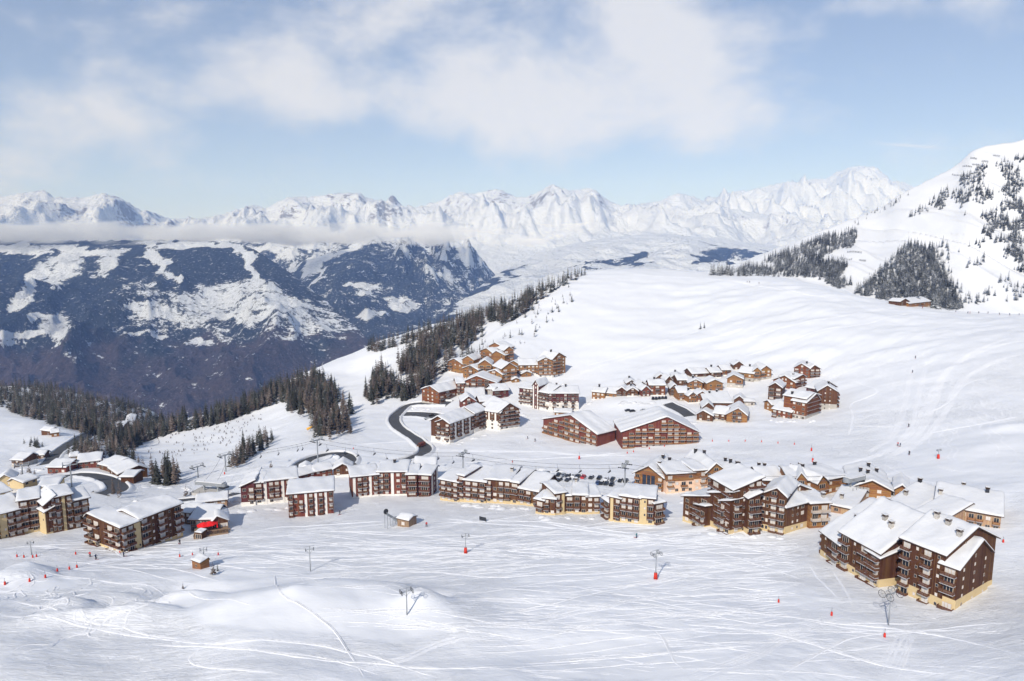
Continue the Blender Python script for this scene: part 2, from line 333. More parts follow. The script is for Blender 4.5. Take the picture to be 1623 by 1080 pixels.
# rock where the high faces are steep
gz_d = np.gradient(ZF, axis=0) / np.gradient(DF, axis=0); gz_x = np.gradient(ZF, axis=1) / np.gradient(XF, axis=1)
steep = np.sqrt(gz_d ** 2 + gz_x ** 2)
rk = (0.30 + 0.34 * sstep(steep + 0.35 * fn2 + 0.3 * fn, 0.75, 1.35)) * (WHICH >= 4) * sstep(TF, .25, .7)
rk = rk * np.where(WHICH == 5, 0.70, 0.95) * (1 - 0.25 * sstep(PXF, 880, 1000))
rk = np.maximum(rk, 0.62 * sstep(tooth, 0.15, 0.5))
rk = np.maximum(rk, 0.55 * sstep(ell(525, 310, 62, 5, -3) + 0.8 * fn3 + 0.5 * fn2, 0.15, 0.5) * (WHICH == 4))
rk = np.maximum(rk, 0.5 * sstep(ell(195, 322, 60, 12, 18) + 0.9 * fn3 + 0.6 * fn2, 0.35, 0.7) * (WHICH == 4))
rk = np.maximum(rk, 0.5 * sstep(ell(790, 318, 34, 14, 10) + 0.9 * fn3 + 0.6 * fn2, 0.25, 0.6) * (WHICH == 4))
COLF = np.stack([FRST, bare, rk], -1)

def grid_mesh(name, X, Y, Zz, mat, col=None, smooth=True):
    nd, nu = X.shape
    me = bpy.data.meshes.new(name)
    co = np.stack([X, Y, Zz], -1).reshape(-1, 3).astype(np.float32)
    me.vertices.add(nd * nu); me.vertices.foreach_set('co', co.ravel())
    idx = np.arange(nd * nu).reshape(nd, nu)
    q = np.stack([idx[:-1, :-1], idx[:-1, 1:], idx[1:, 1:], idx[1:, :-1]], -1).reshape(-1)
    nf = (nd - 1) * (nu - 1)
    me.loops.add(nf * 4); me.loops.foreach_set('vertex_index', q.astype(np.int32))
    me.polygons.add(nf); me.polygons.foreach_set('loop_start', np.arange(0, nf * 4, 4, dtype=np.int32))
    me.polygons.foreach_set('use_smooth', np.full(nf, smooth))
    if col is not None:
        a = me.color_attributes.new('cover', 'FLOAT_COLOR', 'POINT')
        c4 = np.concatenate([col.reshape(-1, 3), np.ones((nd * nu, 1))], 1).astype(np.float32)
        a.data.foreach_set('color', c4.ravel())
    me.update(calc_edges=True); me.validate()
    me.materials.append(mat)
    o = bpy.data.objects.new(name, me); COL.objects.link(o)
    return o

def new_mat(name, rough=0.7, spec=0.3):
    m = bpy.data.materials.new(name); m.use_nodes = True
    b = m.node_tree.nodes['Principled BSDF']
    b.inputs['Roughness'].default_value = rough; b.inputs['Specular IOR Level'].default_value = spec
    return m, m.node_tree, b
def noise(nt, vec, scale, detail=4.0, rough=0.55, dist=0.0):
    n = nt.nodes.new('ShaderNodeTexNoise'); n.inputs['Scale'].default_value = scale
    n.inputs['Detail'].default_value = detail; n.inputs['Roughness'].default_value = rough; n.inputs['Distortion'].default_value = dist
    if vec is not None: nt.links.new(vec, n.inputs['Vector'])
    return n.outputs['Fac']
def mapping(nt, vec, scale=(1, 1, 1), rot=(0, 0, 0), loc=(0, 0, 0)):
    m = nt.nodes.new('ShaderNodeMapping'); nt.links.new(vec, m.inputs[0])
    m.inputs['Scale'].default_value = scale; m.inputs['Rotation'].default_value = rot; m.inputs['Location'].default_value = loc
    return m.outputs[0]
def bumpn(nt, h, strength, dist, bsdf):
    b = nt.nodes.new('ShaderNodeBump'); b.inputs['Strength'].default_value = strength; b.inputs['Distance'].default_value = dist
    nt.links.new(h, b.inputs['Height']); nt.links.new(b.outputs[0], bsdf.inputs['Normal'])
    return b

# packed piste snow: fine grooming, criss-crossed by the marks of skis
M_SNOW, nt, bs = new_mat('snow_ground', 0.55, 0.25)
g = nt.nodes.new('ShaderNodeNewGeometry'); pos = g.outputs['Position']
a1 = noise(nt, mapping(nt, pos, (0.55, 1.5, 0.6), (0, 0, 0.35)), 1.0, 6, 0.6, 0.4)
a2 = noise(nt, mapping(nt, pos, (0.10, 0.24, 0.1), (0, 0, -0.3)), 1.0, 5, 0.6, 0.2)
a3 = noise(nt, pos, 0.02, 4, 0.55)
marks = None
for k, (rz, sx, sy, dist, lo, hi) in enumerate([(0.2, 0.05, 0.75, 1.6, 0.475, 0.495), (-0.3, 0.045, 0.62, 2.2, 0.485, 0.505), (0.75, 0.06, 0.5, 1.8, 0.49, 0.507), (0.05, 0.04, 0.9, 1.2, 0.52, 0.545), (-0.6, 0.055, 0.55, 2.0, 0.51, 0.53)]):
    n = noise(nt, mapping(nt, pos, (sx, sy, 0.0), (0, 0, rz), (k * 13.7, k * 5.1, 0)), 1.0, 2.0, 0.45, dist)
    up = maprange(nt, n, lo, hi); dn = maprange(nt, n, hi, hi + (hi - lo), 1.0, 0.0)
    r = mathn(nt, 'MULTIPLY', up, dn)
    marks = r if marks is None else mathn(nt, 'MAXIMUM', marks, r)
skied = maprange(nt, noise(nt, pos, 0.014, 3, 0.6), 0.40, 0.60)
atg = nt.nodes.new('ShaderNodeVertexColor'); atg.layer_name = 'cover'; sg_ = nt.nodes.new('ShaderNodeSeparateColor'); nt.links.new(atg.outputs[0], sg_.inputs[0])
open_ = mathn(nt, 'SUBTRACT', 1.0, sg_.outputs[0])      # open_ = 1 where the snow has been skied
marks = mathn(nt, 'MULTIPLY', mathn(nt, 'MULTIPLY', marks, skied), open_)
a1 = mathn(nt, 'MULTIPLY', a1, mathn(nt, 'ADD', mathn(nt, 'MULTIPLY', open_, .8), .2))
a2 = mathn(nt, 'MULTIPLY', a2, mathn(nt, 'ADD', mathn(nt, 'MULTIPLY', open_, .65), .35))
base = mixc(nt, a3, (0.75, 0.765, 0.79), (0.845, 0.855, 0.87))
base = mixc(nt, mathn(nt, 'MULTIPLY', a1, 0.35), base, (0.88, 0.89, 0.92))
base = mixc(nt, mathn(nt, 'MULTIPLY', marks, 0.9), base, (0.93, 0.935, 0.945))
spn = nt.nodes.new('ShaderNodeSeparateXYZ'); nt.links.new(g.outputs['True Normal'], spn.inputs[0])
spp = nt.nodes.new('ShaderNodeSeparateXYZ'); nt.links.new(pos, spp.inputs[0])
rkn = noise(nt, pos, 0.09, 6, 0.65)
crag = mathn(nt, 'MULTIPLY', maprange(nt, mathn(nt, 'ADD', spn.outputs[2], mathn(nt, 'MULTIPLY', mathn(nt, 'SUBTRACT', rkn, .5), .55)), 0.40, 0.32), mathn(nt, 'GREATER_THAN', spp.outputs[1], 930.0))
base = mixc(nt, crag, base, mixc(nt, rkn, (.17, .15, .13), (.36, .31, .25)))
nt.links.new(base, bs.inputs['Base Color'])
hgt = mathn(nt, 'ADD', mathn(nt, 'MULTIPLY', a1, 0.10), mathn(nt, 'ADD', mathn(nt, 'MULTIPLY', a2, 0.55), mathn(nt, 'MULTIPLY', marks, 0.08)))
near_ = maprange(nt, spp.outputs[1], 300.0, 650.0, 1.0, 0.12)
bumpn(nt, mathn(nt, 'MULTIPLY', hgt, near_), 0.85, 1.0, bs)
# far land: snow, forest and rock; the mesh carries where each grows, fine noise draws the ragged edges
M_FAR, nt, bs = new_mat('far_land', 0.8, 0.1)
at_ = nt.nodes.new('ShaderNodeVertexColor'); at_.layer_name = 'cover'
sc3 = nt.nodes.new('ShaderNodeSeparateColor'); nt.links.new(at_.outputs[0], sc3.inputs[0])
g = nt.nodes.new('ShaderNodeNewGeometry'); pos = g.outputs['Position']
na = noise(nt, mapping(nt, pos, (1, 1.6, 2.2)), 0.0062, 9, 0.74); nb_ = noise(nt, pos, 0.045, 4, 0.65); nc = noise(nt, pos, 0.0016, 4, 0.6)
sub_ = lambda v: mathn(nt, 'SUBTRACT', v, 0.5)
wood_ = maprange(nt, mathn(nt, 'ADD', sc3.outputs[0], mathn(nt, 'ADD', mathn(nt, 'MULTIPLY', sub_(na), 2.5), mathn(nt, 'MULTIPLY', sub_(nb_), 1.0))), 0.38, 0.60)
rock_ = maprange(nt, mathn(nt, 'ADD', sc3.outputs[2], mathn(nt, 'ADD', mathn(nt, 'MULTIPLY', sub_(na), 1.7), mathn(nt, 'MULTIPLY', sub_(nb_), .6))), 0.42, 0.60)
fcol = mixc(nt, sc3.outputs[1], mixc(nt, nc, (.005, .009, .012), (.034, .040, .040)), mixc(nt, nc, (.028, .023, .024), (.090, .062, .054)))
hsv = nt.nodes.new('ShaderNodeHueSaturation'); nt.links.new(fcol, hsv.inputs['Color'])
nt.links.new(maprange(nt, nb_, 0.3, 0.7, 0.55, 1.5, False), hsv.inputs['Value'])
specks = mathn(nt, 'MULTIPLY', maprange(nt, mathn(nt, 'ADD', nb_, mathn(nt, 'MULTIPLY', sub_(na), .5)), 0.60, 0.72), mathn(nt, 'SUBTRACT', 0.42, mathn(nt, 'MULTIPLY', sc3.outputs[1], .36)))
fc2 = mixc(nt, specks, hsv.outputs[0], (.8, .82, .85))
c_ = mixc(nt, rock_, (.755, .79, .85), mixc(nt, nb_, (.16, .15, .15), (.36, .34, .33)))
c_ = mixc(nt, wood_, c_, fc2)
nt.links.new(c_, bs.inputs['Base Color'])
f2_ = noise(nt, mapping(nt, pos, (1.0, .6, 1.0)), 0.0042, 8, 0.64, 0.3)
bumpn(nt, mathn(nt, 'ADD', mathn(nt, 'MULTIPLY', na, .35), f2_), 1.0, 120.0, bs)

def tag(o, label=None, cat=None, group=None, kind=None):
    if label: o['label'] = label
    if cat: o['category'] = cat
    if group: o['group'] = group
    if kind: o['kind'] = kind
    return o
near_rows = slice(0, ND)
PXG, PYG = topix(XG, DG, ZG); gq = fbm(XG / 30, DG / 24, 3)
virgin = np.zeros(XG.shape)
for ex, ey, er, es in [(470,962,250,52),(620,975,130,45),(60,925,70,16),(1000,1050,190,40),(1150,520,330,60),(1550,720,160,60),(1000,640,60,25),(760,590,120,60),(640,680,80,30),(330,690,110,45)]:
    virgin = np.maximum(virgin, 1 - sstep(np.sqrt(((PXG - ex) / er) ** 2 + ((PYG - ey) / es) ** 2) + .35 * gq, .75, 1.0))
ground = grid_mesh('snow_ground', XG, DG, ZG, M_SNOW, np.stack([virgin, virgin, virgin], -1))
tag(ground, kind='structure', label='snow-covered ground of the ski resort and hillside')
far = grid_mesh('mountain_terrain', XF, DF, ZF, M_FAR, COLF)
tag(far, kind='structure', label='far valley sides and snowy mountain ranges under the sky')

# ------------------------------------------------------------------ air: even haze round everything
def box_mesh(name, x0, x1, y0, y1, z0, z1):
    me = bpy.data.meshes.new(name)
    v = [(x, y, z) for z in (z0, z1) for y in (y0, y1) for x in (x0, x1)]
    me.from_pydata(v, [], [(0, 2, 3, 1), (4, 5, 7, 6), (0, 1, 5, 4), (2, 6, 7, 3), (0, 4, 6, 2), (1, 3, 7, 5)])
    return me
zlow = float(min(ZF.min(), ZG.min())); ztop = float(max(ZF.max(), ZG.max()))
m = bpy.data.materials.new('haze'); m.use_nodes = True; m.node_tree.nodes.clear()
pv = m.node_tree.nodes.new('ShaderNodeVolumePrincipled'); mo = m.node_tree.nodes.new('ShaderNodeOutputMaterial')
pv.inputs['Color'].default_value = (0.30, 0.49, 1.0, 1); pv.inputs['Absorption Color'].default_value = (1, 1, 1, 1); pv.inputs['Density'].default_value = HAZE; pv.inputs['Anisotropy'].default_value = -0.25
m.node_tree.links.new(pv.outputs[0], mo.inputs['Volume'])
hz = bpy.data.objects.new('haze', box_mesh('haze', -29000, 29000, -600, 28000, zlow - 1.0, ztop + 40)); hz.data.materials.append(m); COL.objects.link(hz)
tag(hz, kind='stuff', label='thin blue mountain air')
# ------------------------------------------------------------------ flat bank of cloud lying along the far valley side
m = bpy.data.materials.new('cloud_bank'); m.use_nodes = True; nt = m.node_tree; nt.nodes.clear()
pv = nt.nodes.new('ShaderNodeVolumePrincipled'); mo = nt.nodes.new('ShaderNodeOutputMaterial')
g = nt.nodes.new('ShaderNodeNewGeometry')
tcn = nt.nodes.new('ShaderNodeTexCoord')
sp_ = nt.nodes.new('ShaderNodeSeparateXYZ'); nt.links.new(tcn.outputs['Object'], sp_.inputs[0])
nz = noise(nt, mapping(nt, g.outputs['Position'], (0.0020, 0.0012, 0.0075)), 1.0, 5, 0.58, 0.3)
vert = mathn(nt, 'SUBTRACT', 1.0, mathn(nt, 'MULTIPLY', sp_.outputs[2], sp_.outputs[2]))
edge = mathn(nt, 'SUBTRACT', 1.0, mathn(nt, 'POWER', mathn(nt, 'ABSOLUTE', sp_.outputs[0]), 4.0))
dd = mathn(nt, 'SUBTRACT', mathn(nt, 'ADD', mathn(nt, 'MULTIPLY', mathn(nt, 'SUBTRACT', nz, .5), 6.0), mathn(nt, 'MULTIPLY', mathn(nt, 'MULTIPLY', vert, edge), 1.1)), 0.62)
nt.links.new(mathn(nt, 'MULTIPLY', mathn(nt, 'MAXIMUM', dd, 0.0), 0.0065), pv.inputs['Density'])
pv.inputs['Color'].default_value = (0.97, 0.98, 1.0, 1); pv.inputs['Anisotropy'].default_value = -0.45
nt.links.new(pv.outputs[0], mo.inputs['Volume'])
bm = bmesh.new(); bmesh.ops.create_cube(bm, size=2.0); me = bpy.data.meshes.new('cloud_bank'); bm.to_mesh(me); bm.free()
me.materials.append(m)
cb = bpy.data.objects.new('cloud_bank', me); COL.objects.link(cb)
cb.location = (-3600, 6600, 78); cb.scale = (4300, 600, 112)
tag(cb, 'long flat grey-white bank of cloud along the left valley side', 'cloud', kind='stuff')
# ------------------------------------------------------------------ ground look-up
def ground_z(x, y):
    u = x / y; l = math.log(max(y, 56))
    fu = (u - UG[0]) / (UG[1] - UG[0]); fl = (l - LG[0]) / (LG[1] - LG[0])
    j = int(min(max(fu, 0), NU - 1.001)); i = int(min(max(fl, 0), ND - 1.001)); a = fu - j; b = fl - i
    return float((ZG[i, j] * (1 - a) + ZG[i, j + 1] * a) * (1 - b) + (ZG[i + 1, j] * (1 - a) + ZG[i + 1, j + 1] * a) * b)
_SGN = ZG / DG
def hit(px, py, dmin=60):
    """the point of ground that the photo shows at a pixel"""
    u, s = us(px, py); u = float(u); s = float(s)
    fu = (u - UG[0]) / (UG[1] - UG[0]); j = int(min(max(fu, 0), NU - 2)); a = fu - j
    col = _SGN[:, j] * (1 - a) + _SGN[:, j + 1] * a
    k = np.nonzero((col >= s) & (DG[:, 0] >= dmin))[0]
    if len(k) == 0: return None
    i = max(int(k[0]), 1); f = (s - col[i - 1]) / (col[i] - col[i - 1] + 1e-12); f = min(max(f, 0), 1)
    d = math.exp(LG[i - 1] + f * (LG[i] - LG[i - 1]))
    return Vector((u * d, d, s * d))
def z_at(px, py, d): return float(us(px, py)[1]) * d

# ------------------------------------------------------------------ mesh helpers
def add_obj(name, me, parent=None, loc=(0, 0, 0), rot=(0, 0, 0), scale=(1, 1, 1)):
    o = bpy.data.objects.new(name, me); COL.objects.link(o)
    o.parent = parent; o.location = loc; o.rotation_euler = rot; o.scale = scale
    return o
class MB:
    def __init__(self): self.v, self.f, self.m = [], [], []
    def add(self, vs, fs, mi=0):
        k = len(self.v); self.v += [tuple(p) for p in vs]
        self.f += [tuple(i + k for i in q) for q in fs]; self.m += [mi] * len(fs)
    def box(self, x0, x1, y0, y1, z0, z1, mi=0):
        self.add([(x, y, z) for z in (z0, z1) for y in (y0, y1) for x in (x0, x1)],
                 [(0, 2, 3, 1), (4, 5, 7, 6), (0, 1, 5, 4), (2, 6, 7, 3), (0, 4, 6, 2), (1, 3, 7, 5)], mi)
    def tube(self, pts, r, n=6, mi=0, r2=None, cap=True):
        pts = [Vector(p) for p in pts]; rings = []; N = len(pts)
        for i, p in enumerate(pts):
            t = (pts[min(i + 1, N - 1)] - pts[max(i - 1, 0)]).normalized()
            a = t.cross(Vector((0, 0, 1)))
            if a.length < 1e-3: a = Vector((1, 0, 0))
            a.normalize(); b = t.cross(a)
            rr = r if r2 is None else r + (r2 - r) * i / max(N - 1, 1)
            rings.append([p + rr * (math.cos(2 * math.pi * k / n) * a + math.sin(2 * math.pi * k / n) * b) for k in range(n)])
        vs = [p for q in rings for p in q]; fs = []
        for i in range(N - 1):
            for k in range(n): fs.append((i * n + k, i * n + (k + 1) % n, (i + 1) * n + (k + 1) % n, (i + 1) * n + k))
        if cap: fs += [tuple(range(n))[::-1], tuple((N - 1) * n + k for k in range(n))]
        self.add(vs, fs, mi)
    def mesh(self, name, mats, smooth=False):
        me = bpy.data.meshes.new(name); me.from_pydata(self.v, [], self.f)
        for m in (mats if isinstance(mats, (list, tuple)) else [mats]): me.materials.append(m)
        me.polygons.foreach_set('material_index', self.m)
        if smooth: me.polygons.foreach_set('use_smooth', [True] * len(self.f))
        me.update(); return me

# ------------------------------------------------------------------ building materials
def plain(name, c, rough=0.8, var=0.12, scale=0.8, spec=0.2, bump=0.0):
    m, nt, b = new_mat(name, rough, spec)
    tcn = nt.nodes.new('ShaderNodeTexCoord'); oi = nt.nodes.new('ShaderNodeObjectInfo')
    n = noise(nt, tcn.outputs['Object'], scale, 5, 0.6)
    v = mathn(nt, 'ADD', maprange(nt, n, 0.2, 0.8, 1 - var, 1 + var, False), mathn(nt, 'MULTIPLY', mathn(nt, 'SUBTRACT', oi.outputs['Random'], 0.5), var))
    h = nt.nodes.new('ShaderNodeHueSaturation'); h.inputs['Color'].default_value = (*c, 1); nt.links.new(v, h.inputs['Value'])
    nt.links.new(h.outputs[0], b.inputs['Base Color'])
    if bump: bumpn(nt, noise(nt, tcn.outputs['Object'], scale * 6, 4, 0.6), bump, 0.1, b)
    return m
def wood(name, c, pw=0.34, var=0.55, horizontal=False):
    """weathered boards: every board has its own tone, grain streaks along it, dark joints"""
    m, nt, b = new_mat(name, 0.75, 0.2)
    tcn = nt.nodes.new('ShaderNodeTexCoord'); oi = nt.nodes.new('ShaderNodeObjectInfo')
    sp = nt.nodes.new('ShaderNodeSeparateXYZ'); nt.links.new(tcn.outputs['Object'], sp.inputs[0])
    t = sp.outputs[2] if horizontal else mathn(nt, 'ADD', sp.outputs[0], sp.outputs[1])
    q = mathn(nt, 'DIVIDE', t, pw); idx = mathn(nt, 'FLOOR', q); fr = mathn(nt, 'FRACT', q)
    wn = nt.nodes.new('ShaderNodeTexWhiteNoise'); wn.noise_dimensions = '2D'
    cb_ = nt.nodes.new('ShaderNodeCombineXYZ'); nt.links.new(idx, cb_.inputs[0]); nt.links.new(oi.outputs['Random'], cb_.inputs[1])
    nt.links.new(cb_.outputs[0], wn.inputs['Vector'])
    st = noise(nt, mapping(nt, tcn.outputs['Object'], (0.5, 0.5, 5) if horizontal else (5, 5, 0.5)), 1.0, 4, 0.6)
    big = noise(nt, tcn.outputs['Object'], 0.22, 3, 0.6)
    v = mathn(nt, 'ADD', mathn(nt, 'MULTIPLY', wn.outputs['Value'], var), mathn(nt, 'MULTIPLY', st, 0.5))
    v = mathn(nt, 'ADD', v, mathn(nt, 'MULTIPLY', big, 0.7))
    v = mathn(nt, 'ADD', v, 0.40 - var * 0.5)
    joint = mathn(nt, 'GREATER_THAN', fr, 0.93)
    v = mathn(nt, 'MULTIPLY', v, mathn(nt, 'SUBTRACT', 1.0, mathn(nt, 'MULTIPLY', joint, 0.5)))
    h = nt.nodes.new('ShaderNodeHueSaturation'); h.inputs['Color'].default_value = (*c, 1); nt.links.new(v, h.inputs['Value'])
    nt.links.new(mathn(nt, 'ADD', 0.485, mathn(nt, 'MULTIPLY', wn.outputs['Value'], 0.03)), h.inputs['Hue'])
    nt.links.new(h.outputs[0], b.inputs['Base Color'])
    bumpn(nt, mathn(nt, 'ADD', mathn(nt, 'MULTIPLY', joint, -1.0), st), 0.4, 0.04, b)
    return m
M = {
 'dark': wood('weathered_dark_boards', (0.100, 0.042, 0.020)), 'brown': wood('brown_boards', (0.125, 0.056, 0.029)),
 'red': wood('red_brown_boards', (0.185, 0.056, 0.040), 0.4, 0.3), 'maroon': wood('maroon_boards', (0.120, 0.038, 0.035), 0.4, 0.25),
 'orange': wood('honey_larch_boards', (0.30, 0.145, 0.058), 0.4, 0.35, True), 'chestnut': wood('chestnut_boards', (0.215, 0.078, 0.034), 0.4, 0.35, True),
 'light': wood('pale_larch_boards', (0.42, 0.27, 0.17), 0.4, 0.3), 'deck': wood('deck_boards', (0.30, 0.20, 0.13), 0.25, 0.3),
 'cream': plain('cream_render', (0.62, 0.48, 0.27), 0.9, 0.08, 0.5), 'white': plain('white_render', (0.80, 0.77, 0.72), 0.9, 0.06, 0.5),
 'stone': plain('rubble_stone', (0.46, 0.43, 0.39), 0.9, 0.35, 2.2, 0.2, 0.5), 'pink': plain('peach_render', (0.78, 0.55, 0.40), 0.9, 0.06, 0.5),
 'trim': plain('dark_roof_timber', (0.085, 0.05, 0.035), 0.75, 0.2), 'rail': wood('balcony_boards', (0.125, 0.056, 0.032), 0.3, 0.3, True),
 'railo': wood('honey_balcony_boards', (0.28, 0.13, 0.055), 0.3, 0.3, True), 'railw': plain('pale_balcony_rail', (0.55, 0.47, 0.40), 0.8, 0.15),
 'slab': plain('snow_edged_slab', (0.46, 0.45, 0.46), 0.8, 0.1), 'frame': plain('window_frame', (0.55, 0.45, 0.36), 0.6, 0.3),
 'steel': plain('galvanised_steel', (0.30, 0.32, 0.34), 0.45, 0.1, 0.8, 0.5), 'black': plain('dark_metal', (0.035, 0.038, 0.045), 0.5, 0.1),
 'redp': plain('red_padding', (0.62, 0.045, 0.025), 0.6, 0.1), 'cable': plain('steel_cable', (0.10, 0.10, 0.11), 0.5, 0.05),
 'awning': plain('red_canvas', (0.80, 0.02, 0.02), 0.7, 0.05), 'concrete': plain('concrete', (0.48, 0.46, 0.43), 0.9, 0.15, 0.6),
 'yellow': plain('yellow_plastic', (0.80, 0.42, 0.06), 0.5, 0.1),
}
# roof snow: smooth, wind-packed
M['snow'], nt, bs = new_mat('roof_snow', 0.6, 0.2)
g = nt.nodes.new('ShaderNodeNewGeometry')
r1 = noise(nt, g.outputs['Position'], 0.35, 4, 0.55); r2 = noise(nt, g.outputs['Position'], 2.5, 4, 0.6)
nt.links.new(mixc(nt, r1, (0.68, 0.69, 0.71), (0.775, 0.78, 0.79)), bs.inputs['Base Color'])
bumpn(nt, mathn(nt, 'ADD', r1, mathn(nt, 'MULTIPLY', r2, 0.12)), 0.35, 0.7, bs)
# window glass: some curtained and pale, some dark and reflecting
M['glass'], nt, bs = new_mat('window_glass', 0.08, 0.5)
oi = nt.nodes.new('ShaderNodeObjectInfo')
cur = mathn(nt, 'GREATER_THAN', oi.outputs['Random'], 0.50)
nt.links.new(mixc(nt, cur, (0.03, 0.035, 0.045), (0.66, 0.63, 0.60)), bs.inputs['Base Color'])
nt.links.new(mathn(nt, 'ADD', 0.06, mathn(nt, 'MULTIPLY', cur, 0.5)), bs.inputs['Roughness'])
M['dglass'], nt, bs = new_mat('dark_glass', 0.06, 0.6); bs.inputs['Base Color'].default_value = (0.02, 0.028, 0.05, 1)
M['asphalt'], nt, bs = new_mat('asphalt', 0.85, 0.2)
g = nt.nodes.new('ShaderNodeNewGeometry')
nt.links.new(mixc(nt, noise(nt, g.outputs['Position'], 0.35, 5, 0.65), (0.055, 0.058, 0.066), (0.11, 0.11, 0.112)), bs.inputs['Base Color'])

# ------------------------------------------------------------------ shared small parts
def make_window(panes):
    mb = MB()
    mb.box(-.5, .5, -.05, .02, 0, .07, 0); mb.box(-.5, .5, -.05, .02, .93, 1, 0)
    mb.box(-.5, -.43, -.05, .02, .07, .93, 0); mb.box(.43, .5, -.05, .02, .07, .93, 0)
    for k in range(1, panes): x = -.43 + .86 * k / panes; mb.box(x - .03, x + .03, -.045, .02, .07, .93, 0)
    mb.box(-.43, .43, -.02, .015, .07, .93, 1)
    return mb.mesh('window', [M['frame'], M['glass']])
W1, W2, W3 = make_window(1), make_window(2), make_window(3)
WG = make_window(3); WG.name = 'glazing'; WG.materials[0] = M['orange']; WG.materials[1] = M['dglass']
def make_balcony():
    s = MB(); s.box(-.5, .5, -1.35, 0, -.16, 0)
    return s.mesh('balcony', M['slab'])
def make_rail(mat):
    r = MB()
    for z in (.08, .36, .64): r.box(-.5, .5, -1.38, -1.33, z, z + .21)
    r.box(-.515, .515, -1.41, -1.30, .90, .99)
    for x in (-.49, -.17, .17, .48):
        r.box(x - .01, x + .02, -1.40, -1.31, 0, .9)
    for x in (-.5, .49): r.box(x, x + .012, -1.33, -.02, .1, .92)
    return r.mesh('railing', M[mat])
BAL = make_balcony(); RAIL = {k: make_rail(k) for k in ('rail', 'railo', 'railw')}
def make_chimney(mat):
    c = MB(); c.box(-.55, .55, -.5, .5, -1.2, 1.5, 0); c.box(-.7, .7, -.65, .65, 1.5, 1.62, 1)
    for x in (-.5, .4): c.box(x, x + .12, -.45, .45, 1.62, 1.95, 0)
    c.box(-.72, .72, -.67, .67, 1.95, 2.05, 1); c.box(-.66, .66, -.6, .6, 2.05, 2.27, 2)
    return c.mesh('chimney', [M[mat], M['trim'], M['snow']])
CHIM = {'stone': make_chimney('stone'), 'black': make_chimney('black')}

def snow_sheet(path, x0, x1, along_x, th, seed):
    """snow lying on a roof: path = roof section [(c, z)..]; runs from x0 to x1 along the ridge"""
    P = [Vector((c, z)) for c, z in path]; seg = [(P[i + 1] - P[i]).length for i in range(len(P) - 1)]; tot = sum(seg)
    n = max(8, min(22, int(tot / 1.1))); mcount = max(6, min(26, int((x1 - x0) / 1.3)))
    ts = sorted(set([0, 0.25 / tot, 0.6 / tot] + [i / n for i in range(1, n)] + [1 - 0.6 / tot, 1 - 0.25 / tot, 1]))
    xs = sorted(set([x0, x0 + .2, x0 + .55] + [x0 + (x1 - x0) * i / mcount for i in range(1, mcount)] + [x1 - .55, x1 - .2, x1]))
    def at(t):
        d = t * tot
        for i, s in enumerate(seg):
            if d <= s or i == len(seg) - 1: return P[i] + (P[i + 1] - P[i]) * min(d / s, 1.0)
            d -= s
    def sec(t):                                 # round the ridge a little
        e = 0.35 / tot
        return (at(max(t - e, 0)) + at(min(t + e, 1)) + at(t) * 2) / 4
    v, f = [], []
    rnd = random.Random(seed)
    ph = [rnd.uniform(0, 6.28) for _ in range(6)]
    for t in ts:
        c = sec(t); c0 = at(t); de = min(t, 1 - t) * tot
        for x in xs:
            dx = min(x - x0, x1 - x)
            e = min(1, max(de, 0) / .6) ** .5 * .55 + .45; e2 = min(1, dx / .55) ** .5 * .55 + .45
            n_ = .26 * math.sin(x * .8 + ph[0] + t * 4) + .24 * math.sin(x * .31 + ph[1] - t * 6) + .14 * math.sin(x * 2.1 + ph[2] + t * 13) + .12 * math.sin(x * 1.4 - ph[4] - t * 21)
            h = th * e * e2 * (1 + n_)
            z = max(c.y, c0.y - 0.02) + h
            wob = (.16 * math.sin(x * 1.3 + ph[3]) + .14 * math.sin(x * .45 + ph[5]) + .08 * math.sin(x * 3.1 + ph[1])) * (1 if t in (0, 1) else 0)
            cc = c0.x + (wob if t == 0 else -wob if t == 1 else 0)
            v.append((x, cc, z) if along_x else (cc, x, z))
    nx, nt_ = len(xs), len(ts)
    for i in range(nt_ - 1):
        for j in range(nx - 1):
            q = (i * nx + j, i * nx + j + 1, (i + 1) * nx + j + 1, (i + 1) * nx + j)
            f.append(q if along_x else q[::-1])
    # skirt down to the boards
    ring = [j for j in range(nx)] + [i * nx + nx - 1 for i in range(1, nt_)] + [(nt_ - 1) * nx + j for j in range(nx - 2, -1, -1)] + [i * nx for i in range(nt_ - 2, 0, -1)]
    k = len(v)
    for r in ring:
        t = ts[r // nx]; x = xs[r % nx]; c = at(t)
        v.append((x, c.x, c.y + .004) if along_x else (c.x, x, c.y + .004))
    N = len(ring)
    for a in range(N):
        q = (ring[a], k + a, k + (a + 1) % N, ring[(a + 1) % N]); f.append(q if along_x else q[::-1])
    me = bpy.data.meshes.new('snow_cover'); me.from_pydata(v, [], f); me.materials.append(M['snow'])
    me.polygons.foreach_set('use_smooth', [True] * len(f)); me.update()
    return me

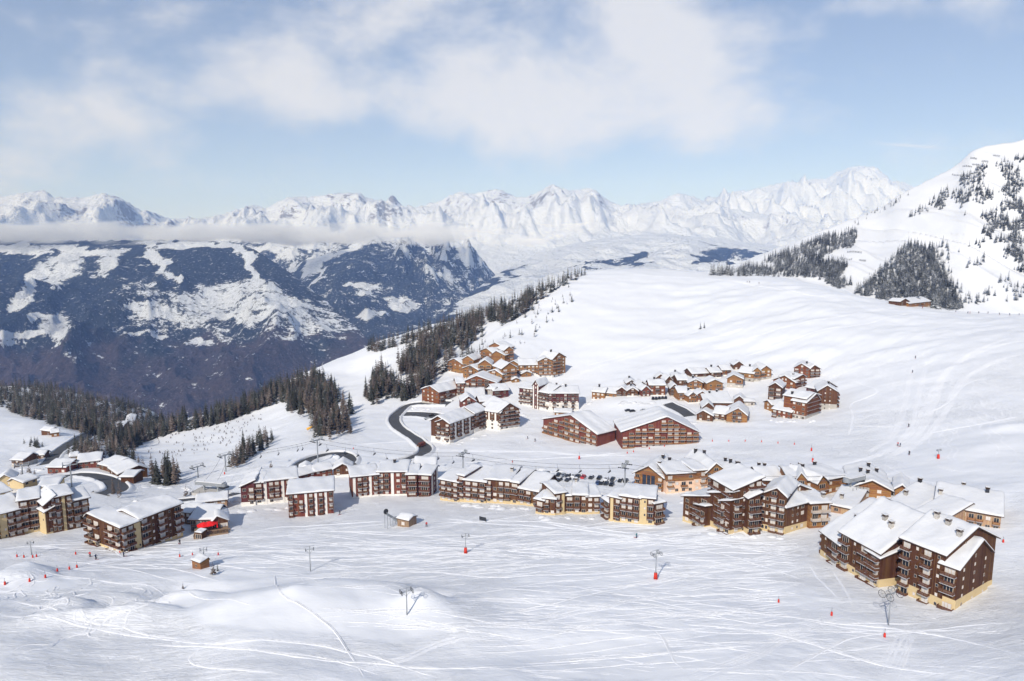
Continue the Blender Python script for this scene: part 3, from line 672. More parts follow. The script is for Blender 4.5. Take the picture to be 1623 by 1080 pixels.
def building(name, label, cat, units, group=None):
    """units: dicts. L, R = photo pixels of the front foot of the wall; eave = photo row of the eave above L"""
    root = None; seed = sum(map(ord, label))
    rnd = random.Random(seed)
    for un in units:
        if 'P0' in un: pl, pr = Vector(un['P0']), Vector(un['P1'])
        else: pl, pr = hit(*un['L']), hit(*un['R'])
        d = Vector((pr.x - pl.x, pr.y - pl.y, 0)); w = d.length; ang = math.atan2(d.y, d.x)
        z0 = min(pl.z, pr.z)
        if 'h' in un: h = un['h'] + (max(pl.z, pr.z) - z0) * 0.5
        else: h = z_at(un['L'][0], un['eave'], pl.y) - z0
        D = un.get('D', 12.0); axis = un.get('axis', 'x'); fr = un.get('fr', 0.5); rise = un.get('rise', 2.5); e2 = un.get('e2', 0.0)
        ov = un.get('ov', 0.8); wallm = M[un.get('wall', 'brown')]
        O = Vector((pl.x, pl.y, z0))
        if 'ridge' in un:                       # ridge height read from the photo row it shows at
            dirx = d.normalized(); mid = (pl + pr) / 2 + Vector((-dirx.y, dirx.x, 0)) * (fr * D)
            rise = max(0.7, float(us(topix(mid.x, mid.y, z0 + h)[0], un['ridge'])[1]) * mid.y - z0 - h - 0.7)
        if root is None:
            root = bpy.data.objects.new(name, None); COL.objects.link(root); root.location = O; root.empty_display_size = 2
            tag(root, label, cat, group)
        rel = O - root.location; c, s = math.cos(ang), math.sin(ang)
        def W(x, y, z): return (rel.x + c * x - s * y, rel.y + s * x + c * y, rel.z + z)
        span = D if axis == 'x' else w; run = w if axis == 'x' else D
        def prof(q):
            q = q / span
            if fr > 0 and q <= fr: return h + rise * q / fr
            if fr >= 1: return h + rise
            return h + rise + (e2 - rise) * (q - fr) / (1 - fr)
        # walls
        pts = [(0, -7), (0, h)] + ([(fr * span, h + rise)] if 0 < fr < 1 else []) + [(span, prof(span) if fr < 1 else h + rise), (span, -7)]
        if fr == 0: pts[1] = (0, h + rise)
        n = len(pts); mb = MB()
        if axis == 'x':
            vs = [(0, a, b) for a, b in pts] + [(w, a, b) for a, b in pts]
        else:
            vs = [(a, 0, b) for a, b in pts] + [(a, D, b) for a, b in pts]
        fs = [tuple(range(n)), tuple(range(2 * n - 1, n - 1, -1))] + [(i, i + n, (i + 1) % n + n, (i + 1) % n) for i in range(n)]
        mb.add(vs, fs)
        add_obj('wall', mb.mesh('wall', wallm), root, W(0, 0, 0), (0, 0, ang))
        bh = un.get('bh', 0.0)
        if bh > -6 and un.get('base'):
            k = 0.07; bb = MB(); bb.box(-k, w + k, -k, D + k, -6.9, bh)
            add_obj('base', bb.mesh('base', M[un['base']]), root, W(0, 0, 0), (0, 0, ang))
        # roof boards and the snow on them
        def ext(p, q, o):                       # prolong p away from q
            p, q = Vector(p), Vector(q); v = (p - q).normalized(); return p + v * o
        prf = [(0, prof(0) if fr > 0 else h + rise)] + ([(fr * span, h + rise)] if 0 < fr < 1 else []) + [(span, prof(span) if fr < 1 else h + rise)]
        a0 = ext(prf[0], prf[1], ov); a1 = ext(prf[-1], prf[-2], ov)
        path = [tuple(a0)] + [tuple(p) for p in prf[1:-1]] + [tuple(a1)]
        up = 0.05; tk = 0.26
        path = [(p[0], p[1] + up + tk) for p in path]
        k = len(path); r0, r1 = -ov, run + ov
        vs = []
        for t in (r0, r1):
            for dz in (0, -tk):
                for p in path: vs.append((t, p[0], p[1] + dz) if axis == 'x' else (p[0], t, p[1] + dz))
        fs = []
        for i in range(k - 1):
            fs += [(i, i + 1, 2 * k + i + 1, 2 * k + i), (k + i, 3 * k + i, 3 * k + i + 1, k + i + 1), (i, k + i, k + i + 1, i + 1), (2 * k + i, 2 * k + i + 1, 3 * k + i + 1, 3 * k + i)]
        fs += [(0, 2 * k, 3 * k, k), (k - 1, 2 * k - 1, 4 * k - 1, 3 * k - 1)]
        mr = MB(); mr.add(vs, fs)
        roof = add_obj('roof', mr.mesh('roof', M[un.get('trim', 'trim')]), root, W(0, 0, 0), (0, 0, ang))
        sv = snow_sheet(path, r0 + .06, r1 - .06, axis == 'x', un.get('sn', 0.55), seed + int(w * 10))
        add_obj('snow_cover', sv, roof)
        for cx_, cy_, cm in un.get('chim', []):
            q = cy_ * D if axis == 'x' else cx_ * w
            add_obj('chimney', CHIM[cm], roof, (cx_ * w, cy_ * D, prof(q) + 0.5))
        # openings
        wo_ = .11 if un.get('base') else .03; fh = un.get('fh', (h - .15) / max(1, round((h - .15) / 2.6))); rail = RAIL[un.get('rail', 'rail')]
        for face in ('front', 'right', 'left'):
            bays = un.get(face)
            if not bays: continue
            if face == 'front': Lw, oo, dd, ra = w, (0, 0), (1, 0), 0.0; top = (lambda a: h) if axis == 'x' else prof
            elif face == 'right': Lw, oo, dd, ra = D, (w, 0), (0, 1), math.pi / 2; top = prof if axis == 'x' else (lambda a: prof(w))
            else: Lw, oo, dd, ra = D, (0, D), (0, -1), -math.pi / 2; top = (lambda a: prof(D - a)) if axis == 'x' else (lambda a: prof(0))
            nb = len(bays); bw = Lw / nb
            def put(nm, me, a, z, sx=1, sz=1, parent=None, off=0.0, sy=1):
                x = oo[0] + dd[0] * a + dd[1] * off; y = oo[1] + dd[1] * a - dd[0] * off
                return add_obj(nm, me, root, W(x, y, z), (0, 0, ang + ra), (sx, sy, sz))
            for bi, ch in enumerate(bays):
                a = (bi + 0.5) * bw; tp = min(top(a - bw * .3), top(a + bw * .3))
                if ch == '.': continue
                if ch == 'G':
                    put('glazing', WG, a, .6, bw * 2.6, 7.4, off=wo_ + .02); continue
                if ch in 'pqP':
                    pm = M[un.get('pil', 'cream')]; pw_ = bw * (0.98 if ch == 'P' else 0.5) / 2
                    pb = MB(); pb.box(-pw_, pw_, -.22, .05, -6.8, tp - (0.15 if ch != 'q' else h * .45))
                    me = pb.mesh('pillar', pm); put('pillar', me, a, 0)
                    if ch == 'P':
                        for k in range(int(tp / fh)):
                            if rnd.random() < .5: put('window', W1, a + bw * .22, k * fh + .9, .6, .9, off=.235)
                    continue
                k = 0
                while k * fh + 1.9 < tp + 0.1:
                    zf = k * fh; hh = min(fh * .62, tp - zf - .55)
                    if hh < .6: break
                    r = rnd.random()
                    if ch == 'b' and (k > 0 or un.get('gb')) and r > .06:
                        bl = add_obj('balcony', BAL, root, W(oo[0] + dd[0] * a, oo[1] + dd[1] * a, zf + .1), (0, 0, ang + ra), (bw * .9, 1, 1))
                        add_obj('railing', rail, bl)
                        put('window', W3 if bw > 3.4 else W2, a + bw * .06 * (r - .5), zf + .25, min(bw * .66, 3.2), hh + .25, off=wo_)
                    elif ch == 'd' and r > .05:
                        for o2 in (-.22, .22): put('window', W1, a + bw * o2, zf + .85, min(1.1, bw * .3), min(1.3, hh), off=wo_)
                    elif ch in 'wb' and r > .08:
                        put('window', W2, a, zf + .85, min(1.5, bw * .6), min(1.35, hh), off=wo_)
                    elif ch == 'n':
                        put('window', W1, a, zf + 1.0, .7, min(.9, hh), off=wo_)
                    elif ch == 'g':
                        put('window', W3, a, zf + .3, bw * .92, hh + .35, off=wo_)
                    k += 1
    return root
U = lambda *a, **k: dict(L=a[0], R=a[1], **k)
# ------------------------------------------------------------------ the buildings
B = building
# near right: big dark-timbered block
B('apartment_building', 'largest dark timber apartment block with cream base, at the right front', 'building', [
  U((1300,880),(1330,898), eave=842, ridge=797, D=26, axis='x', fr=.62, rise=4.6, wall='dark', base='cream', bh=2.0, front='nb', left='bb.b', gb=1, chim=[(.55,.3,'stone'),(.8,.42,'stone')]),
  U((1330,898),(1392,931), eave=843, ridge=800, D=24, axis='x', fr=.62, rise=5.0, wall='dark', base='cream', bh=2.4, front='bnbb', right='..', gb=1, chim=[(.5,.34,'stone'),(.72,.30,'stone')]),
  U((1372,920),(1392,931.5), eave=873, D=15, axis='x', fr=1.0, rise=4.2, wall='dark', base='cream', bh=2.6, front='bb', right='...'),
  U((1424,938),(1491,963), eave=853, ridge=820, D=23, axis='x', fr=.55, rise=5.4, wall='dark', base='cream', bh=3.4, front='bnbn', right='.n..', gb=1, chim=[(.22,.45,'stone'),(.55,.40,'stone'),(.93,.30,'stone')]),
  U((1487,961),(1513,967), eave=893, D=18.5, axis='x', fr=.64, rise=4.8, wall='dark', base='cream', bh=3.3, front='b', right='nnn', gb=1),
])
# dark timber row in front of it
B('apartment_building', 'dark timber row with four stepped snowy roofs and cream base, right of centre', 'building', [
  U((1082,826),(1122,833), eave=787, D=13, axis='y', fr=1.0, rise=3.6, wall='dark', base='cream', bh=2.0, front='wbb', left='w.'),
  U((1101,832),(1117,836), eave=800, D=5, axis='y', fr=1.0, rise=1.6, wall='dark', base='cream', bh=2.2, front='bb', gb=1),
  U((1122,833),(1160,845), eave=782, D=14, axis='y', fr=1.0, rise=4.0, wall='dark', base='cream', bh=2.4, front='.bb'),
  U((1140,842),(1156,847), eave=795, D=5, axis='y', fr=1.0, rise=1.8, wall='dark', base='cream', bh=2.2, front='bb', gb=1),
  U((1160,846),(1204,841), eave=777, D=14, axis='y', fr=1.0, rise=3.2, wall='dark', base='cream', bh=1.7, front='bnbb', left='bb'),
  U((1184,847),(1202,845), eave=790, D=5, axis='y', fr=1.0, rise=1.4, wall='dark', base='cream', bh=2.0, front='bb', gb=1),
  U((1205,840),(1243,847), eave=783, D=16, axis='y', fr=.62, rise=3.0, e2=.6, wall='dark', base='cream', bh=2.4, front='dbb', gb=1),
  U((1243,847),(1281,835), eave=805, D=11, axis='x', fr=.9, rise=2.6, wall='brown', base='cream', bh=2.6, front='.nnw.'),
  U((1247,829),(1286,822), eave=783, D=9, axis='y', fr=.4, rise=2.8, wall='brown', base='cream', bh=.5, front='.db.'),
])
B('apartment_building', 'brown block with tall cream corner pillars beside the dark timber row', 'building', [
  U((956,818),(966,824), eave=790, ridge=779, D=9, axis='x', fr=.7, rise=2.6, wall='brown', front='b', gb=1),
  U((965,826),(983,828), eave=787, ridge=775, D=12, axis='x', fr=.75, rise=3.0, wall='brown', base='cream', bh=1.0, front='pb'),
  U((983,828),(1013,831), eave=786, ridge=771, D=13, axis='x', fr=.75, rise=3.4, wall='brown', base='cream', bh=1.8, front='bbb'),
  U((1013,831),(1036,832), eave=789, ridge=774, D=13, axis='x', fr=.75, rise=3.2, wall='brown', base='cream', bh=1.8, front='Pb'),
  U((1036,832),(1051,828), eave=799, ridge=784, D=12, axis='x', fr=.72, rise=3.2, wall='brown', base='cream', bh=1.4, front='b', right='..p', gb=1),
])
B('apartment_building', 'narrow brown row of six stepped slices in front of the car park', 'building', [
  U((849,814),(862,816), eave=791, ridge=777, D=10, axis='x', fr=.7, rise=2.4, wall='brown', base='cream', bh=1.0, front='b'),
  U((862,816),(880,817), eave=790, ridge=771, D=12, axis='x', fr=.8, rise=4.0, wall='brown', base='cream', bh=1.2, front='bw'),
  U((880,816.5),(896,815), eave=783, ridge=766, D=13, axis='x', fr=.8, rise=4.2, wall='brown', base='cream', bh=1.0, front='bp'),
  U((896,814),(909,813.5), eave=786, ridge=774, D=9, axis='x', fr=.8, rise=2.0, wall='brown', base='cream', bh=1.0, front='b'),
  U((909,815),(930,815.5), eave=785, ridge=766, D=14, axis='x', fr=.8, rise=4.2, wall='brown', base='cream', bh=1.0, front='bw', chim=[(.15,.8,'stone')]),
  U((930,815.5),(950,814.5), eave=788, ridge=769, D=13, axis='x', fr=.8, rise=3.8, wall='brown', base='cream', bh=1.3, front='wb'),
])
B('apartment_building', 'long brown row with big snowy roof slopes and cream ground floor, centre', 'building', [
  U((698,793),(727,796), eave=760, ridge=743, D=15, axis='x', fr=.82, rise=4.0, wall='brown', base='cream', bh=1.7, front='bbb'),
  U((727,795),(736,796), eave=753, ridge=737, D=14, axis='x', fr=.8, rise=3.6, wall='red', base='cream', bh=2.0, front='b'),
  U((736,796),(770,798), eave=761, ridge=737, D=18, axis='x', fr=.85, rise=5.4, wall='brown', base='cream', bh=1.7, front='bbb'),
  U((770,797),(809,799), eave=760, ridge=738, D=19, axis='x', fr=.85, rise=5.6, wall='brown', base='cream', bh=1.7, front='bwbb', chim=[(.85,.5,'stone')]),
  U((809,799),(822,800), eave=764, ridge=742, D=17, axis='x', fr=.85, rise=5.2, wall='brown', base='cream', bh=1.7, front='b'),
  U((822,800),(853,804), eave=774, ridge=748, D=17, axis='x', fr=.85, rise=5.2, wall='brown', base='cream', bh=1.7, front='bbw'),
])
B('apartment_building', 'red-brown building of three blocks with white panels, left of the long brown row', 'building', [
  U((558,791),(600,786), eave=757, ridge=738, D=15, axis='x', fr=.8, rise=4.2, wall='red', base='white', bh=.8, front='pbbpb', pil='white', left='..', rail='rail'),
  U((600,785.5),(645,785), eave=749, ridge=730, D=16, axis='x', fr=.8, rise=4.6, wall='red', base='white', bh=.6, front='bbpwb', pil='white', chim=[(.5,.6,'black')]),
  U((645,787),(662,786.5), eave=753, ridge=736, D=13, axis='x', fr=.85, rise=5.6, wall='maroon', front='b', gb=1),
  U((664,786.5),(683,786), eave=753, ridge=736, D=13, axis='x', fr=.85, rise=5.6, wall='maroon', front='b', right='pwp', gb=1, pil='white'),
  U((658,771),(690,771), eave=739, ridge=724, D=12, axis='x', fr=.5, rise=2.6, wall='maroon', front='ww'),
])
B('apartment_building', 'red block with white vertical strips and broad snow roof, front of the middle-left group', 'building', [
  U((458,820),(529,813.5), eave=784, ridge=759, D=17, axis='x', fr=.82, rise=5.0, wall='red', base='red', bh=.2, front='bwbpbpbpb', right='pwpw', gb=1, pil='white'),
])
B('apartment_building', 'red-brown block with white panels half hidden behind the red front block', 'building', [
  U((383,803),(405,801), eave=772, D=16, axis='y', fr=1.0, rise=2.4, wall='maroon', base='white', bh=1.8, front='wb', right='....'),
  U((417,799.5),(472,794), eave=764, ridge=742, D=16, axis='x', fr=.82, rise=4.6, wall='red', base='white', bh=2.4, front='pbbpbb', pil='white'),
  U((405,800),(418,799.5), eave=766, ridge=746, D=13, axis='x', fr=.8, rise=3.6, wall='maroon', base='white', bh=2.4, front='b'),
])
B('apartment_building', 'low red building with long narrow snow roof behind the red blocks', 'building', [
  U((472,766),(500,761), eave=755, D=8, axis='x', fr=.6, rise=1.6, wall='red', front='www'),
  U((500,761),(527,756), eave=748, D=8, axis='x', fr=.6, rise=1.6, wall='red', front='www'),
])
B('chalet', 'small brown gabled house beside the road loop, behind the red blocks', 'chalet', [
  U((529,757),(558,755), h=4.2, D=9, axis='y', fr=.5, rise=2.4, wall='brown', base='white', bh=1.2, front='ww')])
B('chalet', 'small flat-roofed snowy annex beside the road loop', 'chalet', [
  U((476,757),(494,755), h=4.0, D=7, axis='y', fr=.5, rise=1.4, wall='brown', base='white', bh=1.0, front='w.')])
# left front
B('apartment_building', 'brown corner block with cream base and cream stair panel, left of the red parasols', 'building', [
  U((194,876),(225,868), eave=837, ridge=806, D=21, axis='x', fr=.92, rise=3.6, wall='dark', base='cream', bh=1.4, front='bbP', left='bb.bb', gb=1),
  U((225,868),(290,851), eave=823, ridge=795, D=14, axis='x', fr=.62, rise=3.6, wall='dark', base='cream', bh=1.7, front='bnbnb'),
])
B('apartment_building', 'tall brown block with cream pillar at the left edge of the picture', 'building', [
  U((-24,858),(38,847), eave=822, ridge=788, D=15, axis='x', fr=.8, rise=4.0, wall='dark', base='cream', bh=.6, front='bbPbb', gb=1),
  U((34,847),(65,842), eave=795, ridge=775, D=14, axis='x', fr=.75, rise=2.8, wall='dark', base='cream', bh=1.4, front='bb'),
  U((65,843),(75,847), eave=806, ridge=786, D=10, axis='x', fr=.75, rise=2.0, wall='brown', base='cream', bh=1.0, front='P'),
  U((74,847),(91,844), eave=801, D=13, axis='y', fr=1.0, rise=2.4, wall='dark', front='.bb'),
  U((91,844),(118,838.5), eave=789, ridge=770, D=13, axis='x', fr=.75, rise=2.8, wall='brown', front='bpb'),
  U((118,838.5),(144,834), eave=795, ridge=774, D=13, axis='x', fr=.72, rise=2.8, wall='dark', front='bb'),
])
B('chalet', 'low snow-roofed building with curved cream side behind the tall left block', 'building', [
  U((38,778),(60,772), h=4.2, D=9, axis='x', fr=.7, rise=1.4, wall='cream', base='stone', bh=1.0, front='ww')])
B('chalet', 'flat snow-roofed hall at the left edge behind the tall left block', 'building', [
  U((-18,800),(18,794), h=4.2, D=14, axis='x', fr=.8, rise=1.4, wall='cream', base='stone', bh=1.0, front='www')])
B('chalet', 'cream gabled cottage at the left edge under the hillside', 'chalet', [
  U((-4,772),(22,770), h=3.4, D=9, axis='y', fr=.5, rise=2.4, wall='cream', front='ww')])
B('chalet', 'flat snowy garage roof beside the left road bend', 'building', [
  U((62,784),(92,780), h=3.4, D=12, axis='x', fr=.7, rise=.8, wall='cream', front='ww')])
B('apartment_building', 'low curved brown building in four snowy segments above the left road bend', 'building', [
  U((76,751),(105,749), eave=741, D=10, axis='x', fr=.8, rise=1.8, wall='red', front='www'),
  U((124,743),(160,742), eave=734, D=12, axis='x', fr=.8, rise=2.0, wall='red', front='wwww'),
  U((158,744),(176,749), eave=736, D=12, axis='x', fr=.8, rise=2.2, wall='brown', front='ww'),
  U((174,751),(188,758), eave=742, D=14, axis='x', fr=.7, rise=2.4, wall='dark', front='ww'),
])
B('chalet', 'little snow-capped tower house above the left road bend', 'chalet', [
  U((113,737),(124,736), h=4.8, D=5, axis='x', fr=.5, rise=1.0, wall='cream', front='w', sn=.9)])
B('chalet', 'stone and timber chalet in the shaded hollow at far left', 'chalet', [
  U((19,740),(37,740), eave=729, D=10, axis='x', fr=.7, rise=2.0, wall='brown', base='stone', bh=2.2, front='wbw', gb=1)])
B('chalet', 'small orange chalet next to the stone chalet in the hollow', 'chalet', [
  U((39,730),(50,730), eave=724, D=7, axis='y', fr=.5, rise=1.4, wall='orange', front='w')])
B('chalet', 'small chalet beside the shaded road in the hollow', 'chalet', [
  U((58,728),(70,727), eave=722, D=7, axis='x', fr=.6, rise=1.4, wall='brown', front='ww')])
B('chalet', 'pair of joined huts on the white knoll at far left', 'chalet', [
  U((66,690),(80,690), h=3.4, D=6, axis='x', fr=.6, rise=1.6, wall='brown', front='ww'),
  U((82,693),(94,692), h=3.0, D=6, axis='x', fr=.6, rise=1.4, wall='orange', front='w')])
B('chalet', 'lone house with two snow roofs among the dark trees at left', 'chalet', [
  U((191,684),(206,683), h=4.6, D=9, axis='y', fr=.4, rise=2.4, wall='brown', front='ww'),
  U((204,680),(217,678), h=3.2, D=8, axis='x', fr=.6, rise=1.6, wall='brown', front='w')])
B('chalet', 'small snow-roofed house at the forest road bend, far left', 'chalet', [
  U((150,648),(162,648), h=4.0, D=8, axis='x', fr=.7, rise=1.8, wall='brown', front='w')])
B('chalet', 'garage with snow roof and dark side below the curved building', 'building', [
  U((192,765),(212,767), h=3.2, D=9, axis='x', fr=.8, rise=.9, wall='dark', front='..')])
# restaurant with the parasols
B('restaurant', 'timber restaurant with low snow roofs behind the red parasols', 'restaurant', [
  U((303,843),(338,840), h=4.6, D=12, axis='x', fr=.8, rise=2.0, wall='chestnut', base='stone', bh=1.0, front='gggg'),
  U((336,842),(362,838), h=3.4, D=11, axis='y', fr=.35, rise=2.2, wall='brown', base='stone', bh=.8, front='gg')])
B('building_annex', 'low building with flat snow roof behind the parasol restaurant', 'building', [
  U((313,813),(360,806), h=4.2, D=9, axis='x', fr=.7, rise=1.0, wall='light', front='wwww'),
  ])
B('building_annex', 'small shaded annex between corner block and parasol restaurant', 'building', [
  U((287,830),(303,832), h=5.0, D=9, axis='x', fr=.7, rise=1.2, wall='brown', front='ww')])
# right rear group
B('apartment_building', 'honey-coloured building with dark two-storey glass front and peach base', 'building', [
  U((1006,775),(1050,780), eave=749, D=20, axis='y', fr=.5, rise=4.0, wall='orange', base='pink', bh=1.0, front='b.G.b', rail='railo', ov=1.1, chim=[(.7,.3,'black'),(.6,.7,'black'),(.8,.55,'black')]),
  U((1056,783),(1099,779), eave=752, ridge=731, D=16, axis='x', fr=.7, rise=3.8, wall='orange', base='pink', bh=5.4, front='bwbw', rail='railo', chim=[(.5,.8,'black')]),
  U((1099,779),(1118,776), eave=747, ridge=733, D=15, axis='x', fr=.7, rise=3.6, wall='orange', base='pink', bh=5.4, front='wb', rail='railo'),
  U((1118,776),(1150,772), eave=749, D=22, axis='y', fr=.45, rise=3.8, wall='orange', base='pink', bh=3.0, front='wbw', rail='railo', ov=1.0, chim=[(.5,.6,'black'),(.3,.85,'black')]),
  U((1150,772),(1172,770), eave=750, ridge=736, D=16, axis='x', fr=.7, rise=3.0, wall='orange', base='pink', bh=2.0, front='ww', rail='railo', chim=[(.6,.8,'black')]),
])
B('apartment_building', 'snow-roofed timber house with dark chimneys between honey building and dark row', 'building', [
  U((1166,786),(1206,782), eave=768, D=20, axis='y', fr=.45, rise=3.2, wall='brown', front='.w.', chim=[(.6,.8,'black'),(.75,.9,'black'),(.4,.9,'black')]),
  U((1206,780),(1240,776), eave=762, D=14, axis='x', fr=.7, rise=2.6, wall='brown', front='..', chim=[(.3,.8,'black'),(.6,.85,'black')]),
])
B('apartment_building', 'honey timber row with two little front gables, behind the dark timber row', 'building', [
  U((1248,786),(1263,785), eave=757, ridge=741, D=14, axis='x', fr=.7, rise=3.4, wall='orange', front='b', rail='railo'),
  U((1262,787),(1277,787), eave=759, D=15, axis='y', fr=.4, rise=2.4, wall='orange', front='b', rail='railo'),
  U((1277,786),(1294,785), eave=762, ridge=739, D=16, axis='x', fr=.75, rise=4.6, wall='orange', front='wb', rail='railo', chim=[(.3,.7,'black')]),
  U((1294,788),(1310,785), eave=766, D=16, axis='y', fr=.4, rise=2.6, wall='orange', front='b', rail='railo', chim=[(.6,.7,'black')]),
  U((1310,784),(1342,776), eave=761, ridge=741, D=16, axis='x', fr=.75, rise=4.0, wall='orange', front='wbb', rail='railo', chim=[(.6,.8,'black')]),
])
B('apartment_building', 'two-gabled timber house with broad snow roof and dark chimneys, right rear', 'building', [
  U((1349,790),(1412,788), eave=771, D=24, axis='y', fr=.5, rise=3.2, wall='orange', front='.w.w.', ov=1.2, chim=[(.3,.5,'black'),(.45,.3,'black'),(.55,.7,'black'),(.75,.6,'black')]),
  U((1418,786),(1440,786), eave=775, D=14, axis='y', fr=.5, rise=1.8, wall='orange', front='w', ov=1.0)])
B('apartment_building', 'broad snow-covered roof with dark fascia between honey houses and largest dark block', 'building', [
  U((1393,830),(1437,838), eave=807, ridge=768, D=30, axis='x', fr=.8, rise=4.6, wall='orange', front='bw', rail='railo', chim=[(.2,.4,'stone'),(.1,.75,'black')]),
  U((1316,812),(1352,818), eave=800, ridge=772, D=22, axis='x', fr=.8, rise=4.4, wall='light', front='w.', chim=[(.3,.25,'stone')]),
  U((1437,842),(1476,852), eave=820, ridge=788, D=26, axis='x', fr=.75, rise=5.4, wall='light', front='..'),
])
B('apartment_building', 'light timber link house with pale balconies beside the end of the dark row', 'building', [
  U((1283,838),(1312,836), eave=799, ridge=787, D=14, axis='x', fr=.7, rise=2.8, wall='orange', front='bb', rail='railw', chim=[(.9,.2,'stone')])])
B('apartment_building', 'light larch block with dark fascia and long balconies at the right edge', 'building', [
  U((1481,826),(1585,838), eave=800, ridge=771, D=20, axis='x', fr=.72, rise=5.0, wall='light', base='stone', bh=1.4, front='wbbwbbwb', left='.nn', rail='railo', gb=1, chim=[(.05,.3,'stone'),(.4,.85,'stone'),(.78,.62,'black')])])
# village: big pillared hotel complex
B('hotel_building', 'cream-pillared complex of stepped brown blocks beside the curving road', 'hotel', [
  U((692,701),(712.5,704), eave=669, D=15, axis='y', fr=.55, rise=2.2, wall='brown', base='white', bh=5.4, front='bbb', right='...', pil='white'),
  U((713,704),(768,679), eave=672, D=14, axis='x', fr=.6, rise=3.4, wall='brown', base='white', bh=3.2, front='bpbpbpbpbp', pil='white'),
  U((752,687),(770,679), eave=656, D=13, axis='x', fr=.55, rise=3.0, wall='brown', base='white', bh=3.0, front='bb'),
  U((768,680),(793,683), eave=651, D=14, axis='x', fr=.6, rise=4.0, wall='brown', base='white', bh=6.4, front='wpwpw', pil='white'),
  U((791,683),(823,677), eave=653, D=22, axis='y', fr=.5, rise=4.6, wall='brown', base='white', bh=4.6, front='bbbb'),
])
B('chalet', 'red gabled chalet right behind the cream-pillared complex', 'chalet', [
  U((732,654),(754,651), eave=637, D=14, axis='y', fr=.5, rise=3.4, wall='red', base='white', bh=1.4, front='wbw')])
B('chalet', 'small brown house with white band behind the cream-pillared complex', 'chalet', [
  U((761,650),(781,647), eave=637, D=11, axis='x', fr=.6, rise=2.6, wall='brown', base='white', bh=1.2, front='bw')])
B('apartment_building', 'chestnut gabled block with dark shaded side beside the pine slope', 'building', [
  U((669,639),(696,641), eave=617, D=24, axis='y', fr=.5, rise=3.4, wall='chestnut', base='stone', bh=1.8, front='wwww', right='bbbb')])
B('apartment_building', 'wide chestnut gabled chalet block behind the low snow roof', 'building', [
  U((735,624),(787,622), eave=605, D=20, axis='y', fr=.40, rise=4.6, wall='chestnut', base='stone', bh=1.5, front='bbbbb'),
  U((724,628),(736,625), eave=608, D=12, axis='x', fr=.7, rise=2.6, wall='chestnut', base='stone', bh=1.8, front='bw')])
B('chalet', 'low building under one large tilted snow roof in the village centre', 'building', [
  U((738,640),(768,637), h=3.0, D=18, axis='x', fr=.9, rise=4.2, wall='brown', base='stone', bh=1.2, front='www')])
B('chalet', 'dark timber house with small stone tower in the village centre', 'building', [
  U((782,634),(806,629), eave=620, D=14, axis='x', fr=.6, rise=3.0, wall='maroon', front='bw'),
  U((773,632),(783,633), eave=617, D=7, axis='x', fr=.5, rise=1.2, wall='stone', front='n')])
B('hotel_building', 'maroon hotel with white-framed lower floors and gabled stair tower', 'hotel', [
  U((823,641),(845,645.5), eave=615, ridge=607, D=16, axis='x', fr=.6, rise=3.6, wall='maroon', base='white', bh=6.4, front='bbbb', gb=0),
  U((844,647),(854,649), eave=611, D=14, axis='y', fr=.5, rise=3.6, wall='maroon', front='pwp', pil='white'),
  U((854,648.5),(870,652), eave=621, ridge=609, D=18, axis='x', fr=.6, rise=4.6, wall='maroon', base='white', bh=6.4, front='bbb'),
  U((869,652),(917,650), eave=624, ridge=611, D=17, axis='x', fr=.6, rise=4.0, wall='maroon', base='white', bh=6.0, front='wbwwbwbw', right='..', chim=[(.3,.6,'black'),(.6,.5,'black')]),
])
B('chalet', 'small snow-roofed shelter in front of the maroon hotel', 'chalet', [
  U((879,660),(905,660), h=2.6, D=9, axis='x', fr=.5, rise=1.2, wall='orange', front='w..', chim=[(.5,.5,'black')])])
B('apartment_building', 'large reddish balcony chalet with long gable, left one of the two', 'building', [
  U((861,686),(946,708), eave=665, D=15, axis='y', fr=.54, rise=7.4, e2=.4, wall='red', base='pink', bh=-1.2, front='bbbbbbbbbb', right='...', gb=1, rail='railo', sn=.7)])
B('apartment_building', 'large reddish balcony chalet with long gable, right one of the two', 'building', [
  U((985,711),(1107,701), eave=685, D=24, axis='y', fr=.58, rise=8.4, e2=-.5, wall='red', base='pink', bh=-1.2, front='bbbbbbbbbbbb', left='...', gb=1, rail='railo', sn=.7)])
B('chalet', 'brown stone-fronted chalet with terrace, right of the two balcony chalets', 'chalet', [
  U((1104,668),(1129,670), eave=657, D=13, axis='y', fr=.4, rise=2.6, wall='brown', base='stone', bh=1.0, front='ww'),
  U((1113,662),(1131,662), eave=646, D=12, axis='y', fr=.5, rise=3.0, wall='brown', front='bb'),
  U((1131,667),(1150,669), eave=655, D=12, axis='x', fr=.6, rise=3.0, wall='brown', base='stone', bh=1.2, front='bw')])
B('chalet', 'honey chalet with wide plain gable at the end of the village street', 'chalet', [
  U((1151,671),(1184,670), eave=657, D=20, axis='y', fr=.55, rise=4.2, wall='orange', base='stone', bh=1.0, front='.bb.')])
B('chalet', 'small brown gabled chalet with stone wing above the honey gable', 'chalet', [
  U((1163,643),(1180,643), eave=634, D=10, axis='y', fr=.5, rise=2.6, wall='brown', front='ww'),
  U((1180,644),(1196,643), h=2.8, D=7, axis='x', fr=.5, rise=.8, wall='stone', front='ww')])
B('chalet', 'broad low snow roof in the middle of the hillside chalets', 'chalet', [
  U((1117,647),(1160,645), h=3.0, D=20, axis='x', fr=.8, rise=4.0, wall='brown', front='....', chim=[(.3,.6,'black'),(.6,.7,'black')])])
